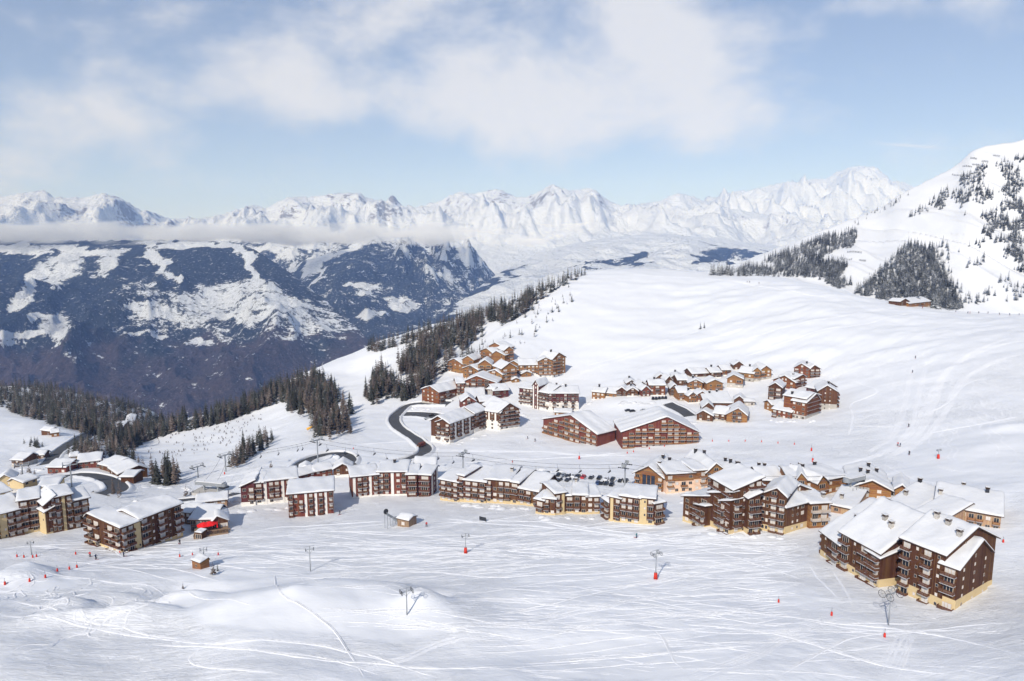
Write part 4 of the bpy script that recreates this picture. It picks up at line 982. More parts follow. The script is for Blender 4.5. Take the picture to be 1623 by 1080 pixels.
# hillside chalets, each placed on its own
HC = [
 (938,634,958,632,620,'orange','x','leftmost hillside chalet, orange, next to the white mound'),
 (959,630,977,629,622,'orange','x','low orange hillside chalet second from the left'),
 (977,629,994,628,619,'dark','y','dark hillside chalet between orange and brown ones'),
 (994,629,1011,628,619,'brown','y','brown hillside chalet right of the dark one'),
 (1010,622,1024,621,610,'brown','y','brown hillside chalet in the second row, left'),
 (1017,630,1030,629,618,'red','y','small reddish chalet in the front row above parked cars'),
 (1029,627,1054,628,610,'chestnut','x','larger chestnut hillside chalet with wide snow roof'),
 (1040,608,1054,607,598,'brown','y','small chalet high in the back row, left'),
 (1055,612,1065,611,602,'brown','y','tiny brown chalet tucked in the back row'),
 (1064,609,1080,608,597,'dark','y','dark chalet with steep side high in the back row'),
 (1074,616,1090,615,602,'brown','x','brown chalet with broad tilted snow roof, middle row'),
 (1062,629,1075,629,615,'brown','y','narrow tall-gabled brown chalet with white base'),
 (1091,619,1113,618,606,'orange','y','orange gabled chalet in the middle of the hillside'),
 (1120,621,1145,620,607,'orange','y','wide orange gabled chalet, right of the middle'),
 (1075,636,1092,635,622,'orange','x','honey chalet with stone foot at the lower edge of the hillside'),
 (1091,640,1104,639,627,'orange','y','small honey gable at the lower edge of the hillside'),
 (1103,639,1121,638,626,'chestnut','y','chestnut gable at the lower right edge of the hillside'),
 (1097,599,1123,598,592,'dark','x','long low dark-sided chalet in the top row'),
 (1126,600,1143,599,590,'brown','x','brown chalet in the top row, centre'),
 (1144,596,1158,595,586,'chestnut','x','chestnut chalet in the top row, right'),
 (1163,587,1178,586,578,'brown','y','topmost small brown chalet on the hillside'),
 (993,614,1009,613,607,'dark','y','low dark chalet half buried in the second row'),
]
for i, (lx, ly, rx, ry, ev, col, ax, lab) in enumerate(HC):
    B('chalet', lab, 'chalet', [U((lx, ly), (rx, ry), eave=ev + 1, D=9 + (i * 7 % 4), axis=ax, fr=.5 if ax == 'y' else .6, rise=2.3 + .2 * (i % 3), wall=col,
      base='stone' if i % 3 == 2 else 'white', bh=.8, front=['wbw', 'wb', 'bw'][i % 3], rail='railo' if col == 'orange' else 'rail', sn=.65, ov=.7, chim=[(.4, .6, 'black')] if i % 3 == 0 else [])], 'hillside chalets')
B('chalet', 'tall honey chalet on a grey stone base, right end of the hillside', 'chalet', [
  U((1152,614),(1177,616), eave=600, D=12, axis='y', fr=.4, rise=2.8, wall='orange', base='stone', bh=3.4, front='wb', rail='railo')])
B('apartment_building', 'large two-gabled honey chalet on stone base at the top of the hillside', 'building', [
  U((1170,604),(1194,606), eave=590, D=12, axis='x', fr=.6, rise=3.0, wall='orange', base='stone', bh=3.2, front='bw', rail='railo', chim=[(.5,.6,'black')]),
  U((1193,605),(1205,605), eave=588, D=13, axis='y', fr=.5, rise=2.4, wall='orange', base='stone', bh=3.2, front='b', rail='railo'),
  U((1204,603),(1222,600), eave=587, D=14, axis='y', fr=.5, rise=3.0, wall='orange', base='stone', bh=2.6, front='bw', rail='railo')])
# cluster at right
CL = 'chestnut'
B('chalet', 'highest chestnut chalet of the cluster on the right slope', 'chalet', [
  U((1258,597),(1283,600), eave=583, D=13, axis='y', fr=.45, rise=3.2, wall=CL, front='bww', chim=[(.7,.6,'black')]),
  U((1283,600),(1299,598), eave=585, D=12, axis='y', fr=.4, rise=2.6, wall='brown', front='bb')])
B('chalet', 'chestnut chalet with long roof, upper left of the right cluster', 'chalet', [
  U((1225,613),(1260,618), eave=602, D=14, axis='y', fr=.52, rise=3.8, wall=CL, front='wdw', chim=[(.7,.5,'black')]),
  U((1258,617),(1276,612), eave=601, D=12, axis='y', fr=.7, rise=2.2, wall=CL, front='bb')])
B('chalet', 'brown balconied chalet, left middle of the right cluster', 'chalet', [
  U((1217,634),(1238,636), eave=613, D=14, axis='y', fr=.5, rise=2.8, wall='dark', front='bb', right='...', gb=1)])
B('chalet', 'tall brown gabled chalet on pale stone base, right side of the right cluster', 'chalet', [
  U((1295,650),(1326,648), eave=620, D=16, axis='y', fr=.45, rise=3.6, wall='brown', base='stone', bh=4.2, front='.nn.', right='bb', chim=[(.6,.5,'black')])])
B('chalet', 'chestnut chalet with big front roof, bottom middle of the right cluster', 'chalet', [
  U((1254,663),(1276,665), eave=635, D=16, axis='x', fr=.7, rise=4.0, wall=CL, base='stone', bh=3.0, front='wdw'),
  U((1276,664),(1298,655), eave=633, D=14, axis='y', fr=.45, rise=2.4, wall=CL, base='stone', bh=2.2, front='bbb', chim=[(.1,.7,'black')])])
B('chalet', 'low chestnut chalet with snow roof and white sign, bottom left of the right cluster', 'chalet', [
  U((1224,661),(1254,664), eave=648, D=13, axis='x', fr=.7, rise=3.4, wall=CL, base='stone', bh=1.2, front='bwww', gb=1),
  U((1211,648),(1223,653), h=4.4, D=11, axis='y', fr=.5, rise=1.8, wall='orange', front='w')])
B('chalet', 'chalet with wide snow roof wedged in the middle of the right cluster', 'chalet', [
  U((1277,632),(1297,636), eave=614, D=18, axis='x', fr=.55, rise=3.8, wall='maroon', front='ww', sn=.7)])
# upper left orange group
B('apartment_building', 'honey chalet block nearest the pine forest in the upper village', 'building', [
  U((711,590),(733,592), eave=573, D=14, axis='y', fr=.45, rise=3.2, wall='orange', base='white', bh=1.0, front='bww', rail='railo'),
  U((733,592),(751,589), eave=570, D=14, axis='y', fr=.5, rise=3.2, wall='orange', front='bb', rail='railo')])
B('apartment_building', 'honey chalet block with paired gables, second in the upper village', 'building', [
  U((734,602),(758,603), eave=584, D=13, axis='y', fr=.5, rise=3.0, wall='orange', base='white', bh=1.2, front='wbw', rail='railo'),
  U((758,601),(779,597), eave=578, D=15, axis='y', fr=.5, rise=3.6, wall='orange', front='bb', rail='railo')])
B('apartment_building', 'highest honey chalet block of the upper village, backed by trees', 'building', [
  U((762,573),(782,577), eave=556, D=13, axis='y', fr=.5, rise=3.0, wall='orange', front='bb', rail='railo'),
  U((780,580),(800,580), eave=562, D=13, axis='y', fr=.35, rise=3.0, wall='orange', front='.w', rail='railo'),
  U((775,565),(800,565), eave=549, D=12, axis='y', fr=.4, rise=3.4, wall='orange', front='ww', rail='railo'),
  U((799,577),(814,573), eave=556, D=15, axis='y', fr=.5, rise=3.0, wall='orange', base='white', bh=1.0, front='bb', rail='railo')])
B('apartment_building', 'honey chalet block with stepped gables above the wide chestnut chalet', 'building', [
  U((769,607),(796,609), eave=591, D=13, axis='y', fr=.6, rise=3.0, wall='orange', base='white', bh=.8, front='bbw', rail='railo'),
  U((795,608),(819,602), eave=585, D=16, axis='y', fr=.5, rise=4.0, wall='orange', front='bb', rail='railo')])
B('apartment_building', 'long low honey block with dormer gables in the upper village', 'building', [
  U((805,590),(824,593), eave=577, D=12, axis='y', fr=.5, rise=2.6, wall='orange', front='bb', rail='railo'),
  U((823,594),(854,595), eave=579, D=13, axis='x', fr=.6, rise=3.4, wall='orange', base='white', bh=1.8, front='wbwbw', rail='railo')])
B('apartment_building', 'tall honey block with white base at the right end of the upper village', 'building', [
  U((853,597),(876,599), eave=573, D=13, axis='y', fr=.5, rise=2.8, wall='orange', base='white', bh=2.4, front='bbb', rail='railo'),
  U((875,600),(896,592), eave=570, D=14, axis='y', fr=.45, rise=4.4, wall='orange', base='white', bh=2.4, front='bbw', rail='railo', chim=[(.4,.5,'black')])])
B('chalet', 'little snowy kiosk with honey gable below the long honey block', 'kiosk', [
  U((827,598),(842,597), h=2.6, D=6, axis='y', fr=.5, rise=1.6, wall='orange', front='w', sn=.7)])
B('chalet', 'tiny round-roofed hut at the edge of the upper village terrace', 'hut', [
  U((812,607),(823,606), h=2.2, D=6, axis='y', fr=.5, rise=1.2, wall='orange', front='w', sn=.8)])
B('restaurant', 'mountain restaurant on the snowy shoulder beneath the dark trees, far right', 'restaurant', [
  U((1426,485),(1440,486), h=4.4, D=12, axis='y', fr=.5, rise=2.6, wall='dark', base='stone', bh=1.0, front='ww', sn=.3),
  U((1440,486.5),(1475,487.5), h=4.6, D=16, axis='x', fr=.6, rise=4.0, wall='orange', base='stone', bh=1.2, front='wwbww', sn=.3)])
B('hut', 'small wooden hut with snow roof on the slope in front, left', 'hut', [
  U((305,901),(318,903), h=2.4, D=3.2, axis='x', fr=.9, rise=.6, wall='orange', front='n', sn=.5, ov=.3)])
B('hut', 'small lift hut with snow roof beside the grey lift frame', 'hut', [
  U((630,834),(648,836), h=2.8, D=5.0, axis='x', fr=.5, rise=.7, wall='deck', front='w', sn=.6, ov=.4)])
B('hut', 'dark ticket cabin below the parasol terrace', 'hut', [
  U((310,855),(320,855), h=2.4, D=3, axis='x', fr=.9, rise=.3, wall='dark', front='g', sn=.3, ov=.2)])
# ------------------------------------------------------------------ roads, ploughed banks, tracks
def smooth_line(pts, step=2.0):
    P = [Vector(p) for p in pts]; out = []
    for i in range(len(P) - 1):
        p0, p1, p2, p3 = P[max(i - 1, 0)], P[i], P[i + 1], P[min(i + 2, len(P) - 1)]
        n = max(1, int((p2 - p1).length / step))
        for k in range(n):
            t = k / n
            out.append(p1 + 0.5 * t * ((p2 - p0) + t * ((2 * p0 - 5 * p1 + 4 * p2 - p3) + t * (3 * (p1 - p2) + p3 - p0))))
    out.append(P[-1]); return out
def world_line(pix, step=2.0):
    ps = [hit(*p) for p in pix]; ps = [Vector((p.x, p.y, 0)) for p in ps if p is not None]
    return smooth_line(ps, step)
def strip(name, pix, width, mat, cross, step=2.0, smooth=True):
    """ribbon laid on the ground; cross = [(offset as share of half width, height)]"""
    ln = world_line(pix, step); v, f = [], []; k = len(cross)
    for i, p in enumerate(ln):
        t = (ln[min(i + 1, len(ln) - 1)] - ln[max(i - 1, 0)]).normalized(); nrm = Vector((t.y, -t.x, 0))
        for o, h in cross:
            q = p + nrm * (o * width / 2); v.append((q.x, q.y, ground_z(q.x, q.y) + h))
        if i:
            a = (i - 1) * k; b = i * k
            for j in range(k - 1): f.append((a + j, a + j + 1, b + j + 1, b + j))
    return v, f
def road(label, pix, width, bank=1.0):
    v, f = strip('road', pix, width, None, [(-1.06, .02), (-1, .16), (-.5, .18), (0, .2), (.5, .18), (1, .16), (1.06, .02)])
    me = bpy.data.meshes.new('road'); me.from_pydata(v, [], f); me.materials.append(M['asphalt']); me.update()
    tag(add_obj('road', me), label, kind='structure')
    if bank:
        for sgn in (-1, 1):
            c = [(sgn * 1.02, .0), (sgn * 1.08, .8 * bank), (sgn * 1.22, 1.25 * bank), (sgn * 1.42, .7 * bank), (sgn * 1.75, -.1)]
            if sgn < 0: c = c[::-1]
            v, f = strip('snow_bank', pix, width, None, c)
            rr = random.Random(len(v)); v = [(x, y, z + rr.uniform(-.12, .16)) for x, y, z in v]
            me = bpy.data.meshes.new('snow_bank'); me.from_pydata(v, [], f); me.materials.append(M['snow']); me.polygons.foreach_set('use_smooth', [True] * len(f)); me.update()
            tag(add_obj('snow_bank', me), 'ploughed snow bank beside the road', kind='structure')
road('curving asphalt road climbing into the village', [(712,640),(690,640),(665,641),(646,644),(636,651),(627,660),(625,669),(633,680),(648,690),(664,701),(674,710),(672,718),(658,725),(640,731),(618,739)], 7.0)
road('asphalt spur to the village parking', [(730,668),(706,663),(684,659),(660,657),(640,657)], 9, .5)
road('asphalt loop behind the red blocks', [(466,748),(478,737),(492,729),(512,723),(532,720),(547,722),(553,729),(548,737)], 8)
road('dark asphalt bend behind the tall left block', [(58,777),(78,765),(104,756),(132,753),(158,756),(178,764),(187,773),(180,780),(160,784)], 9, .8)
road('shaded road down the hollow at far left', [(74,736),(88,720),(104,708),(124,698),(146,688),(158,676)], 7, .5)
road('short road between the hillside chalets', [(1058,640),(1070,646),(1082,652),(1094,660)], 8, .4)
road('service road behind the parasol restaurant', [(218,801),(250,799),(290,794),(330,791),(362,787),(378,782)], 7, .5)
# trodden and skied lines: churned snow standing a little proud of the piste
M['track'], nt, bs = new_mat('churned_snow', 0.7, 0.15)
g = nt.nodes.new('ShaderNodeNewGeometry')
nz_ = noise(nt, g.outputs['Position'], 1.6, 4, 0.65)
nt.links.new(mixc(nt, nz_, (0.80, 0.82, 0.86), (0.93, 0.935, 0.95)), bs.inputs['Base Color']); bumpn(nt, nz_, 0.5, 0.25, bs)
TV, TFc = [], []
def track(pix=None, width=.7, h=.10, line_=None):
    ln = line_ or world_line(pix, 2.2)
    if len(ln) < 3: return
    k0 = len(TV); rr = random.Random(len(TV)); n = len(ln)
    for i, p in enumerate(ln):
        t = (ln[min(i + 1, n - 1)] - ln[max(i - 1, 0)]).normalized(); nrm = Vector((t.y, -t.x, 0))
        e = min(1, i / 4, (n - 1 - i) / 4); hh = h * e * rr.uniform(.6, 1.3); ww = width * (.35 + .65 * e) * rr.uniform(.85, 1.15)
        for o, a in ((-.5, -.03), (-.22, hh), (0, -hh * .25), (.22, hh * .9), (.5, -.03)):
            q = p + nrm * (o * ww); TV.append((q.x, q.y, ground_z(q.x, q.y) + a))
        if i:
            a = k0 + (i - 1) * 5; b = k0 + i * 5
            for j in range(4): TFc.append((a + j, a + j + 1, b + j + 1, b + j))
for w_, pts in [
 (.9, [(0,975),(60,975),(110,985),(170,1000),(250,1012),(340,1020),(420,1014),(500,1022),(560,1036),(610,1047)]),
 (.8, [(20,952),(80,962),(140,985),(200,995),(300,1012)]), (.6, [(435,910),(440,930),(450,945),(470,955),(500,975),(530,1000),(550,1030),(570,1060),(580,1078)]),
 (1.4, [(811,998),(740,1008),(690,1022),(640,1045),(600,1055),(560,1065),(500,1074)]), (.7, [(811,1058),(700,1060),(600,1052),(500,1045),(430,1035),(340,1025)]),
 (1.0, [(811,1000),(900,976),(960,965),(1020,948),(1060,935)]), (2.2, [(1090,1079),(1180,1045),(1240,1015),(1310,985),(1350,978)]),
 (.7, [(811,1053),(930,1046),(1060,1035),(1200,1025)]), (2.6, [(1400,1079),(1420,1040),(1435,1010),(1450,995)]), (.9, [(811,945),(900,962),(1000,965),(1060,960)]),
 (.8, [(1020,990),(1050,1010),(1070,1050),(1090,1065)]), (.9, [(1080,990),(1150,995),(1230,1005),(1300,1025),(1400,1055),(1500,1068)]),
 (.8, [(1100,965),(1200,972),(1300,985),(1400,995),(1500,1010),(1620,1040)]), (.7, [(1230,1075),(1290,1040),(1350,1012),(1420,1000)]),
 (.7, [(340,1015),(300,1045),(350,1060),(450,1070)]), (.6, [(560,1030),(620,1050),(700,1075)]), (.7, [(240,1022),(400,1030),(520,1045),(610,1072)]),
 (.8, [(1320,905),(1340,935),(1350,960)]), (.7, [(1280,890),(1300,920),(1330,950)]), (.6, [(690,830),(800,826),(900,832),(1000,845),(1080,850)]),
 (1.1, [(700,822),(800,832),(900,838),(1000,834),(1060,838)]), (.9, [(860,828),(960,846),(1060,856),(1160,866),(1240,878)]), (.9, [(700,880),(820,872),(940,860),(1040,848)]),
 (.8, [(640,905),(760,915),(880,912),(1000,905),(1100,895)]), (.8, [(560,870),(700,868),(860,878),(1000,890)]), (.7, [(420,880),(520,888),(640,880),(760,868)]),
 # hillside
 (2.2, [(1623,540),(1570,552),(1520,575),(1485,610),(1465,650),(1440,690),(1390,722),(1320,742)]), (2.0, [(1600,535),(1540,560),(1500,590),(1480,640),(1455,690),(1400,730)]),
 (2.0, [(1623,560),(1560,582),(1520,610),(1500,650),(1470,690),(1420,725)]), (1.6, [(1450,575),(1440,610),(1432,650),(1415,690),(1370,720)]), (1.4, [(1470,570),(1458,620),(1446,670),(1420,705)]),
 (1.3, [(1100,560),(1180,540),(1260,515),(1340,500),(1420,487)]), (1.2, [(1180,565),(1280,530),(1380,512),(1450,495)]), (1.0, [(930,580),(1010,556),(1090,530),(1160,500)]),
 (1.6, [(900,600),(980,572),(1080,545),(1180,520)]), (2.2, [(1000,436),(1100,441),(1180,449),(1260,462),(1330,474)]), (1.2, [(960,436),(930,455),(900,478)]),
 (1.2, [(1345,600),(1390,620),(1350,640),(1352,660),(1345,690)]), (1.0, [(1560,600),(1530,610),(1500,640),(1470,655)]), (1.0, [(1460,690),(1540,675),(1623,660)]), (1.0, [(1340,675),(1420,676)]),
 (1.4, [(1470,735),(1520,748),(1560,745)]), (1.0, [(1400,735),(1450,760),(1500,770)]), (1.6, [(700,712),(780,716),(860,716),(940,722),(1020,722)]), (1.4, [(560,706),(640,700),(700,708)]),
 (.9, [(720,735),(820,728),(920,724),(1000,718)]), (1.2, [(340,770),(400,758),(450,738),(500,712)]), (1.0, [(330,760),(400,745),(470,715)]), (.9, [(380,850),(440,836),(520,832),(620,826)]),
 (1.4, [(0,905),(60,896),(140,892),(220,884),(300,872),(360,858)]), (1.0, [(100,860),(160,862),(200,885)]), (.9, [(0,870),(60,866),(120,872)]),
]:
    if w_ < 1.3: track(pts, w_, .17 + .05 * w_); continue
    ln_ = world_line(pts, 2.2); rq = random.Random(int(w_ * 100) + len(pts))
    for k in range(int(w_ * 3)):                    # a beaten path: many lines side by side
        o_ = (k / max(int(w_ * 3) - 1, 1) - .5) * w_ * 1.5; ph = rq.uniform(0, 6); i0 = rq.randint(0, 4); i1 = len(ln_) - rq.randint(0, 4)
        out = []
        for i in range(i0, i1):
            t = (ln_[min(i + 1, len(ln_) - 1)] - ln_[max(i - 1, 0)]).normalized()
            out.append(ln_[i] + Vector((t.y, -t.x, 0)) * (o_ + .25 * math.sin(i * .35 + ph)))
        track(None, rq.uniform(.35, .6), .09, out)
rt = random.Random(5)
for i in range(430):                               # long carved arcs across the pistes
    x, y = (rt.uniform(420, 1280), rt.uniform(838, 1000)) if i < 300 else (rt.uniform(700, 1600), rt.uniform(940, 1070)) if i < 380 else (rt.uniform(0, 420), rt.uniform(858, 905))
    a = rt.uniform(-.25, .16); n = rt.randint(4, 8); L = rt.uniform(25, 60); pts = []
    for k in range(n):
        if not (0 < x < 1623 and 800 < y < 1078): break
        if 1290 < x < 1600 and y < 985: break
        pts.append((x, y)); a += rt.uniform(-.16, .16); x += L * math.cos(a); y += L * math.sin(a) * .55
    if len(pts) > 2: track(pts, rt.uniform(.28, .55), rt.uniform(.07, .15))
for i in range(34):                                # wriggling powder turns on the left knolls
    x, y = rt.uniform(0, 300), rt.uniform(905, 965); p = hit(x, y)
    if p is None: continue
    a = rt.uniform(.6, 2.6); d = Vector((math.cos(a), -abs(math.sin(a)), 0)); nr = Vector((-d.y, d.x, 0)); n = rt.randint(16, 34); ph = rt.uniform(0, 6)
    track(None, .5, .16, [Vector((p.x, p.y, 0)) + d * (k * .8) + nr * 1.1 * math.sin(k * .55 + ph) for k in range(n)])
for i in range(70):                                # strings of turns down the open hillside
    x, y = rt.uniform(1380, 1560), rt.uniform(545, 690); p = hit(x, y)
    d = Vector((rt.uniform(-.5, -.1), -1, 0)).normalized(); nr = Vector((-d.y, d.x, 0)); n = rt.randint(14, 40); ph = rt.uniform(0, 6)
    track(None, .6, .08, [Vector((p.x, p.y, 0)) + d * (k * 1.8) + nr * 1.4 * math.sin(k * .5 + ph) for k in range(n)])
me = bpy.data.meshes.new('ski_tracks'); me.from_pydata(TV, [], TFc); me.materials.append(M['track']); me.polygons.foreach_set('use_smooth', [True] * len(TFc)); me.update()
tag(add_obj('ski_tracks', me), 'criss-crossing ski tracks and footpaths in the snow', 'ski tracks', kind='stuff')

# ploughed heaps along the lanes and against the walls
hv, hf = [], []; rt = random.Random(77)
def heap(p, r, h):
    k = len(hv); n = 9
    hv.append((p.x, p.y, ground_z(p.x, p.y) + h))
    for ring, (rr, hh) in enumerate(((.45, .8), (.8, .35), (1.1, -.3))):
        for j in range(n):
            a = 6.283 * j / n; q = rt.uniform(.75, 1.25) * r * rr; x, y = p.x + q * math.cos(a) * 1.25, p.y + q * math.sin(a)
            hv.append((x, y, ground_z(x, y) + h * hh * (rt.uniform(.7, 1.25) if hh > 0 else 1)))
    for j in range(n): hf.append((k, k + 1 + j, k + 1 + (j + 1) % n))
    for q in (0, n):
        for j in range(n): hf.append((k + 1 + q + j, k + 1 + q + n + j, k + 1 + q + n + (j + 1) % n, k + 1 + q + (j + 1) % n))
for pts, n in [([(700,800),(850,808)],16),([(850,822),(950,820)],9),([(1085,834),(1150,850),(1240,852)],7),([(835,765),(1000,790)],18),([(840,742),(1000,765)],18),
               ([(560,745),(640,742)],14),([(690,712),(770,690)],9),([(780,655),(830,660)],8),([(900,612),(830,605)],10),([(930,640),(1050,640)],14),([(1060,660),(1100,672)],8),([(1190,668),(1300,668)],9),([(60,800),(150,790)],14),
               ([(200,795),(300,800)],14),([(0,745),(70,745)],12),([(300,815),(380,790)],9),([(1080,800),(1090,780)],6),([(380,812),(455,806)],7),([(220,770),(300,775)],12),([(640,648),(700,650)],8),([(730,640),(820,620)],10)]:
    for _ in range(n):
        t = rt.random() * (len(pts) - 1); i = min(int(t), len(pts) - 2); f_ = t - i
        p = hit(pts[i][0] + (pts[i + 1][0] - pts[i][0]) * f_ + rt.uniform(-3, 3), pts[i][1] + (pts[i + 1][1] - pts[i][1]) * f_ + rt.uniform(-2, 2))
        if p is not None: heap(p, rt.uniform(.8, 2.4), rt.uniform(.25, .8))
me = bpy.data.meshes.new('snow_heaps'); me.from_pydata(hv, [], hf); me.materials.append(M['snow']); me.polygons.foreach_set('use_smooth', [True] * len(hf)); me.update()
tag(add_obj('snow_heaps', me), 'ploughed snow heaped along lanes and walls', 'snow', kind='stuff')

# ------------------------------------------------------------------ trees
def leaf_mat(name, c, c2, snow):
    m, nt, b = new_mat(name, 0.85, 0.1)
    g = nt.nodes.new('ShaderNodeNewGeometry'); oi = nt.nodes.new('ShaderNodeObjectInfo')
    n = noise(nt, g.outputs['Position'], 0.9, 3, 0.6); n2 = noise(nt, g.outputs['Position'], 0.06, 2, 0.5)
    col = mixc(nt, n, c, c2)
    h = nt.nodes.new('ShaderNodeHueSaturation'); nt.links.new(col, h.inputs['Color'])
    nt.links.new(mathn(nt, 'ADD', maprange(nt, n2, .3, .7, .5, 1.35, False), mathn(nt, 'MULTIPLY', oi.outputs['Random'], .5)), h.inputs['Value'])
    sp = nt.nodes.new('ShaderNodeSeparateXYZ'); nt.links.new(g.outputs['Normal'], sp.inputs[0])
    f = maprange(nt, mathn(nt, 'ADD', mathn(nt, 'MULTIPLY', mathn(nt, 'ABSOLUTE', sp.outputs[2]), .45), mathn(nt, 'ADD', n, mathn(nt, 'MULTIPLY', n2, .4))), 1.12 - snow, 1.32 - snow)
    nt.links.new(mixc(nt, f, h.outputs[0], (.80, .82, .86)), b.inputs['Base Color'])
    return m
M['spruce'] = leaf_mat('spruce_needles', (.026, .031, .027), (.066, .064, .052), -.07)
M['larch'] = leaf_mat('bare_larch_twigs', (.072, .057, .049), (.150, .118, .098), -.10)
M['frost'] = leaf_mat('frosted_spruce', (.030, .036, .037), (.070, .073, .071), .03)
M['bark'] = plain('bark', (.085, .062, .048), .9, .2)
def crown_mb(h, r, whorls, nb, rnd, droop, sub=True, base=.1, sparse=0.0):
    v, f = [], []
    for w_ in range(whorls):
        t = w_ / (whorls - 1); z = h * (base + (1 - base) * (t ** .92)); L = r * (1 - t) ** .8 * rnd.uniform(.8, 1.15) + .12
        n = max(3, int(nb * (1 - .45 * t)))
        a0 = rnd.uniform(0, 6.28)
        for b in range(n):
            if rnd.random() < sparse: continue
            a = a0 + 6.28 * b / n + rnd.uniform(-.3, .3); l = L * rnd.uniform(.65, 1.15); zz_ = z + rnd.uniform(-.3, .3) * h / whorls
            c, s = math.cos(a), math.sin(a); tip = (c * l, s * l, zz_ - l * droop * rnd.uniform(.7, 1.3)); wd = l * .36 + .14
            mid = (c * l * .5, s * l * .5, zz_ - l * droop * .25 + .12 * l)
            k = len(v)
            v += [(c * .05, s * .05, zz_ + .25), (mid[0] - s * wd, mid[1] + c * wd, mid[2] - wd * .55), tip, (mid[0] + s * wd, mid[1] - c * wd, mid[2] - wd * .55), mid]
            f += [(k, k + 1, k + 4), (k + 1, k + 2, k + 4), (k, k + 4, k + 3), (k + 4, k + 2, k + 3)] if sub else [(k, k + 1, k + 2), (k, k + 2, k + 3)]
    k = len(v); v += [(0, 0, h * 1.03), (.12, 0, h * .9), (-.06, .1, h * .9), (-.06, -.1, h * .9)]; f += [(k, k + 1, k + 2), (k, k + 2, k + 3), (k, k + 3, k + 1)]
    return v, f
def mk(name, v, f, mat):
    me = bpy.data.meshes.new(name); me.from_pydata(v, [], f); me.materials.append(mat); me.update(); return me
TREES = {}
for kind, args in {'spruce': dict(r=.215, whorls=17, nb=9, droop=.32, base=.07), 'larch': dict(r=.20, whorls=17, nb=8, droop=.10, base=.14, sparse=.34), 'frost': dict(r=.22, whorls=15, nb=9, droop=.30, base=.06)}.items():
    for vr in range(3):
        rn = random.Random(vr * 7 + len(kind))
        v, f = crown_mb(14.0, 14.0 * args['r'] * (1, .85, 1.12)[vr], args['whorls'], args['nb'], rn, args['droop'], True, args['base'], args.get('sparse', 0))
        t = MB(); t.tube([(0, 0, -1.5), (.03, .02, 6), (0, 0, 13.6)], .24, 6, 0, .03)
        lv, lf = crown_mb(14.0, 14.0 * args['r'] * 1.12, 10, 7, rn, args['droop'], False, args['base'], args.get('sparse', 0) * .5)
        TREES[kind, vr] = (mk('crown', v, f, M[kind]), t.mesh('trunk', M['bark']), np.array(lv), lf)
def inside(poly, x, y):
    r = False; j = len(poly) - 1
    for i in range(len(poly)):
        if (poly[i][1] > y) != (poly[j][1] > y) and x < (poly[j][0] - poly[i][0]) * (y - poly[i][1]) / (poly[j][1] - poly[i][1]) + poly[i][0]: r = not r
        j = i
    return r
SPOTS = []
rt = random.Random(21)
def scatter(poly, n, kinds, hmin, hmax, label, group, clump=0.0, cs=38.0, sep=0.0):
    xs = [p[0] for p in poly]; ys = [p[1] for p in poly]; tries = 0; got = 0
    while got < n and tries < n * 60:
        tries += 1; x, y = rt.uniform(min(xs), max(xs)), rt.uniform(min(ys), max(ys))
        if not inside(poly, x, y): continue
        if clump and float(perlin(np.array([x / cs]), np.array([y / cs * 1.4 + 3]))[0]) < clump - .35 + rt.uniform(-.12, .12): continue
        p = hit(x, y)
        if p is None or p.y > 1490 or (x < 300 and p.y > 1150): continue
        kd = rt.choice(kinds); hh = rt.uniform(hmin * .75, hmax * .95) * (1 if rt.random() > .22 else .6)
        lb = label.replace('conifer', {'larch': 'bare larch', 'spruce': 'dark spruce', 'frost': 'conifer'}[kd], 1) if label.startswith('conifer') else label
        if lb[0:4] in ('bare', 'dark') and len(lb.split()) < 15 and not lb.startswith('bare bush'): lb = ('tall ' if hh > 12 else 'low ' if hh < 7.5 else '') + lb
        if n > 30 and len(lb.split()) < 15: q = (x - min(xs)) / (max(xs) - min(xs)); lb += ', left part' if q < .33 else ', middle part' if q < .67 else ', right part'
        SPOTS.append((p, kd, hh, lb, group)); got += 1
S, Lr, Fr = 'spruce', 'larch', 'frost'
g1 = 'conifers on the ridge left of the village'
scatter([(574,640),(598,592),(640,562),(690,528),(740,505),(800,486),(838,470),(846,492),(800,515),(755,540),(722,565),(706,590),(668,628),(640,636),(600,642)], 900, [S, Lr, Lr, S], 11, 18, 'conifer in the dense belt climbing the ridge left of the upper village', g1, .17)
scatter([(578,552),(700,516),(800,482),(860,455),(918,432),(930,437),(885,458),(845,486),(800,504),(700,532),(590,560)], 420, [S, S, Lr], 9, 15, 'conifer along the skyline edge of the ridge left of the upper village', g1)
scatter([(700,575),(745,545),(800,520),(860,480),(905,452),(925,460),(880,510),(840,545),(775,548),(730,570)], 60, [S, Lr], 3, 8, 'small scattered conifer on the snowy slope above the upper village', g1)
scatter([(760,552),(735,560),(715,575),(745,572),(775,556)], 24, [S, Lr], 7, 12, 'conifer in the small stand beside the highest honey chalet block', g1)
g2 = 'conifers on the left ridge'
scatter([(196,700),(240,688),(300,668),(350,655),(400,638),(440,615),(500,596),(545,640),(500,648),(440,640),(400,655),(350,672),(300,682),(240,698),(205,712)], 620, [S, Lr, S], 12, 18, 'conifer in the dark belt above the white avalanche slope, left', g2)
scatter([(448,625),(500,612),(562,645),(556,668),(530,700),(498,694),(490,668),(462,655)], 190, [S, Lr, Lr], 12, 18, 'conifer in the thick grove at the top of the lift slope', g2, .12)
scatter([(362,742),(378,716),(404,702),(432,690),(434,706),(404,724),(374,744)], 60, [S, Lr], 9, 14, 'conifer in the small cluster at the edge of the white avalanche slope', g2)
scatter([(226,768),(236,752),(276,752),(286,770)], 16, [Lr, S], 12, 16, 'conifer in the group beside the lift station, left', g2)
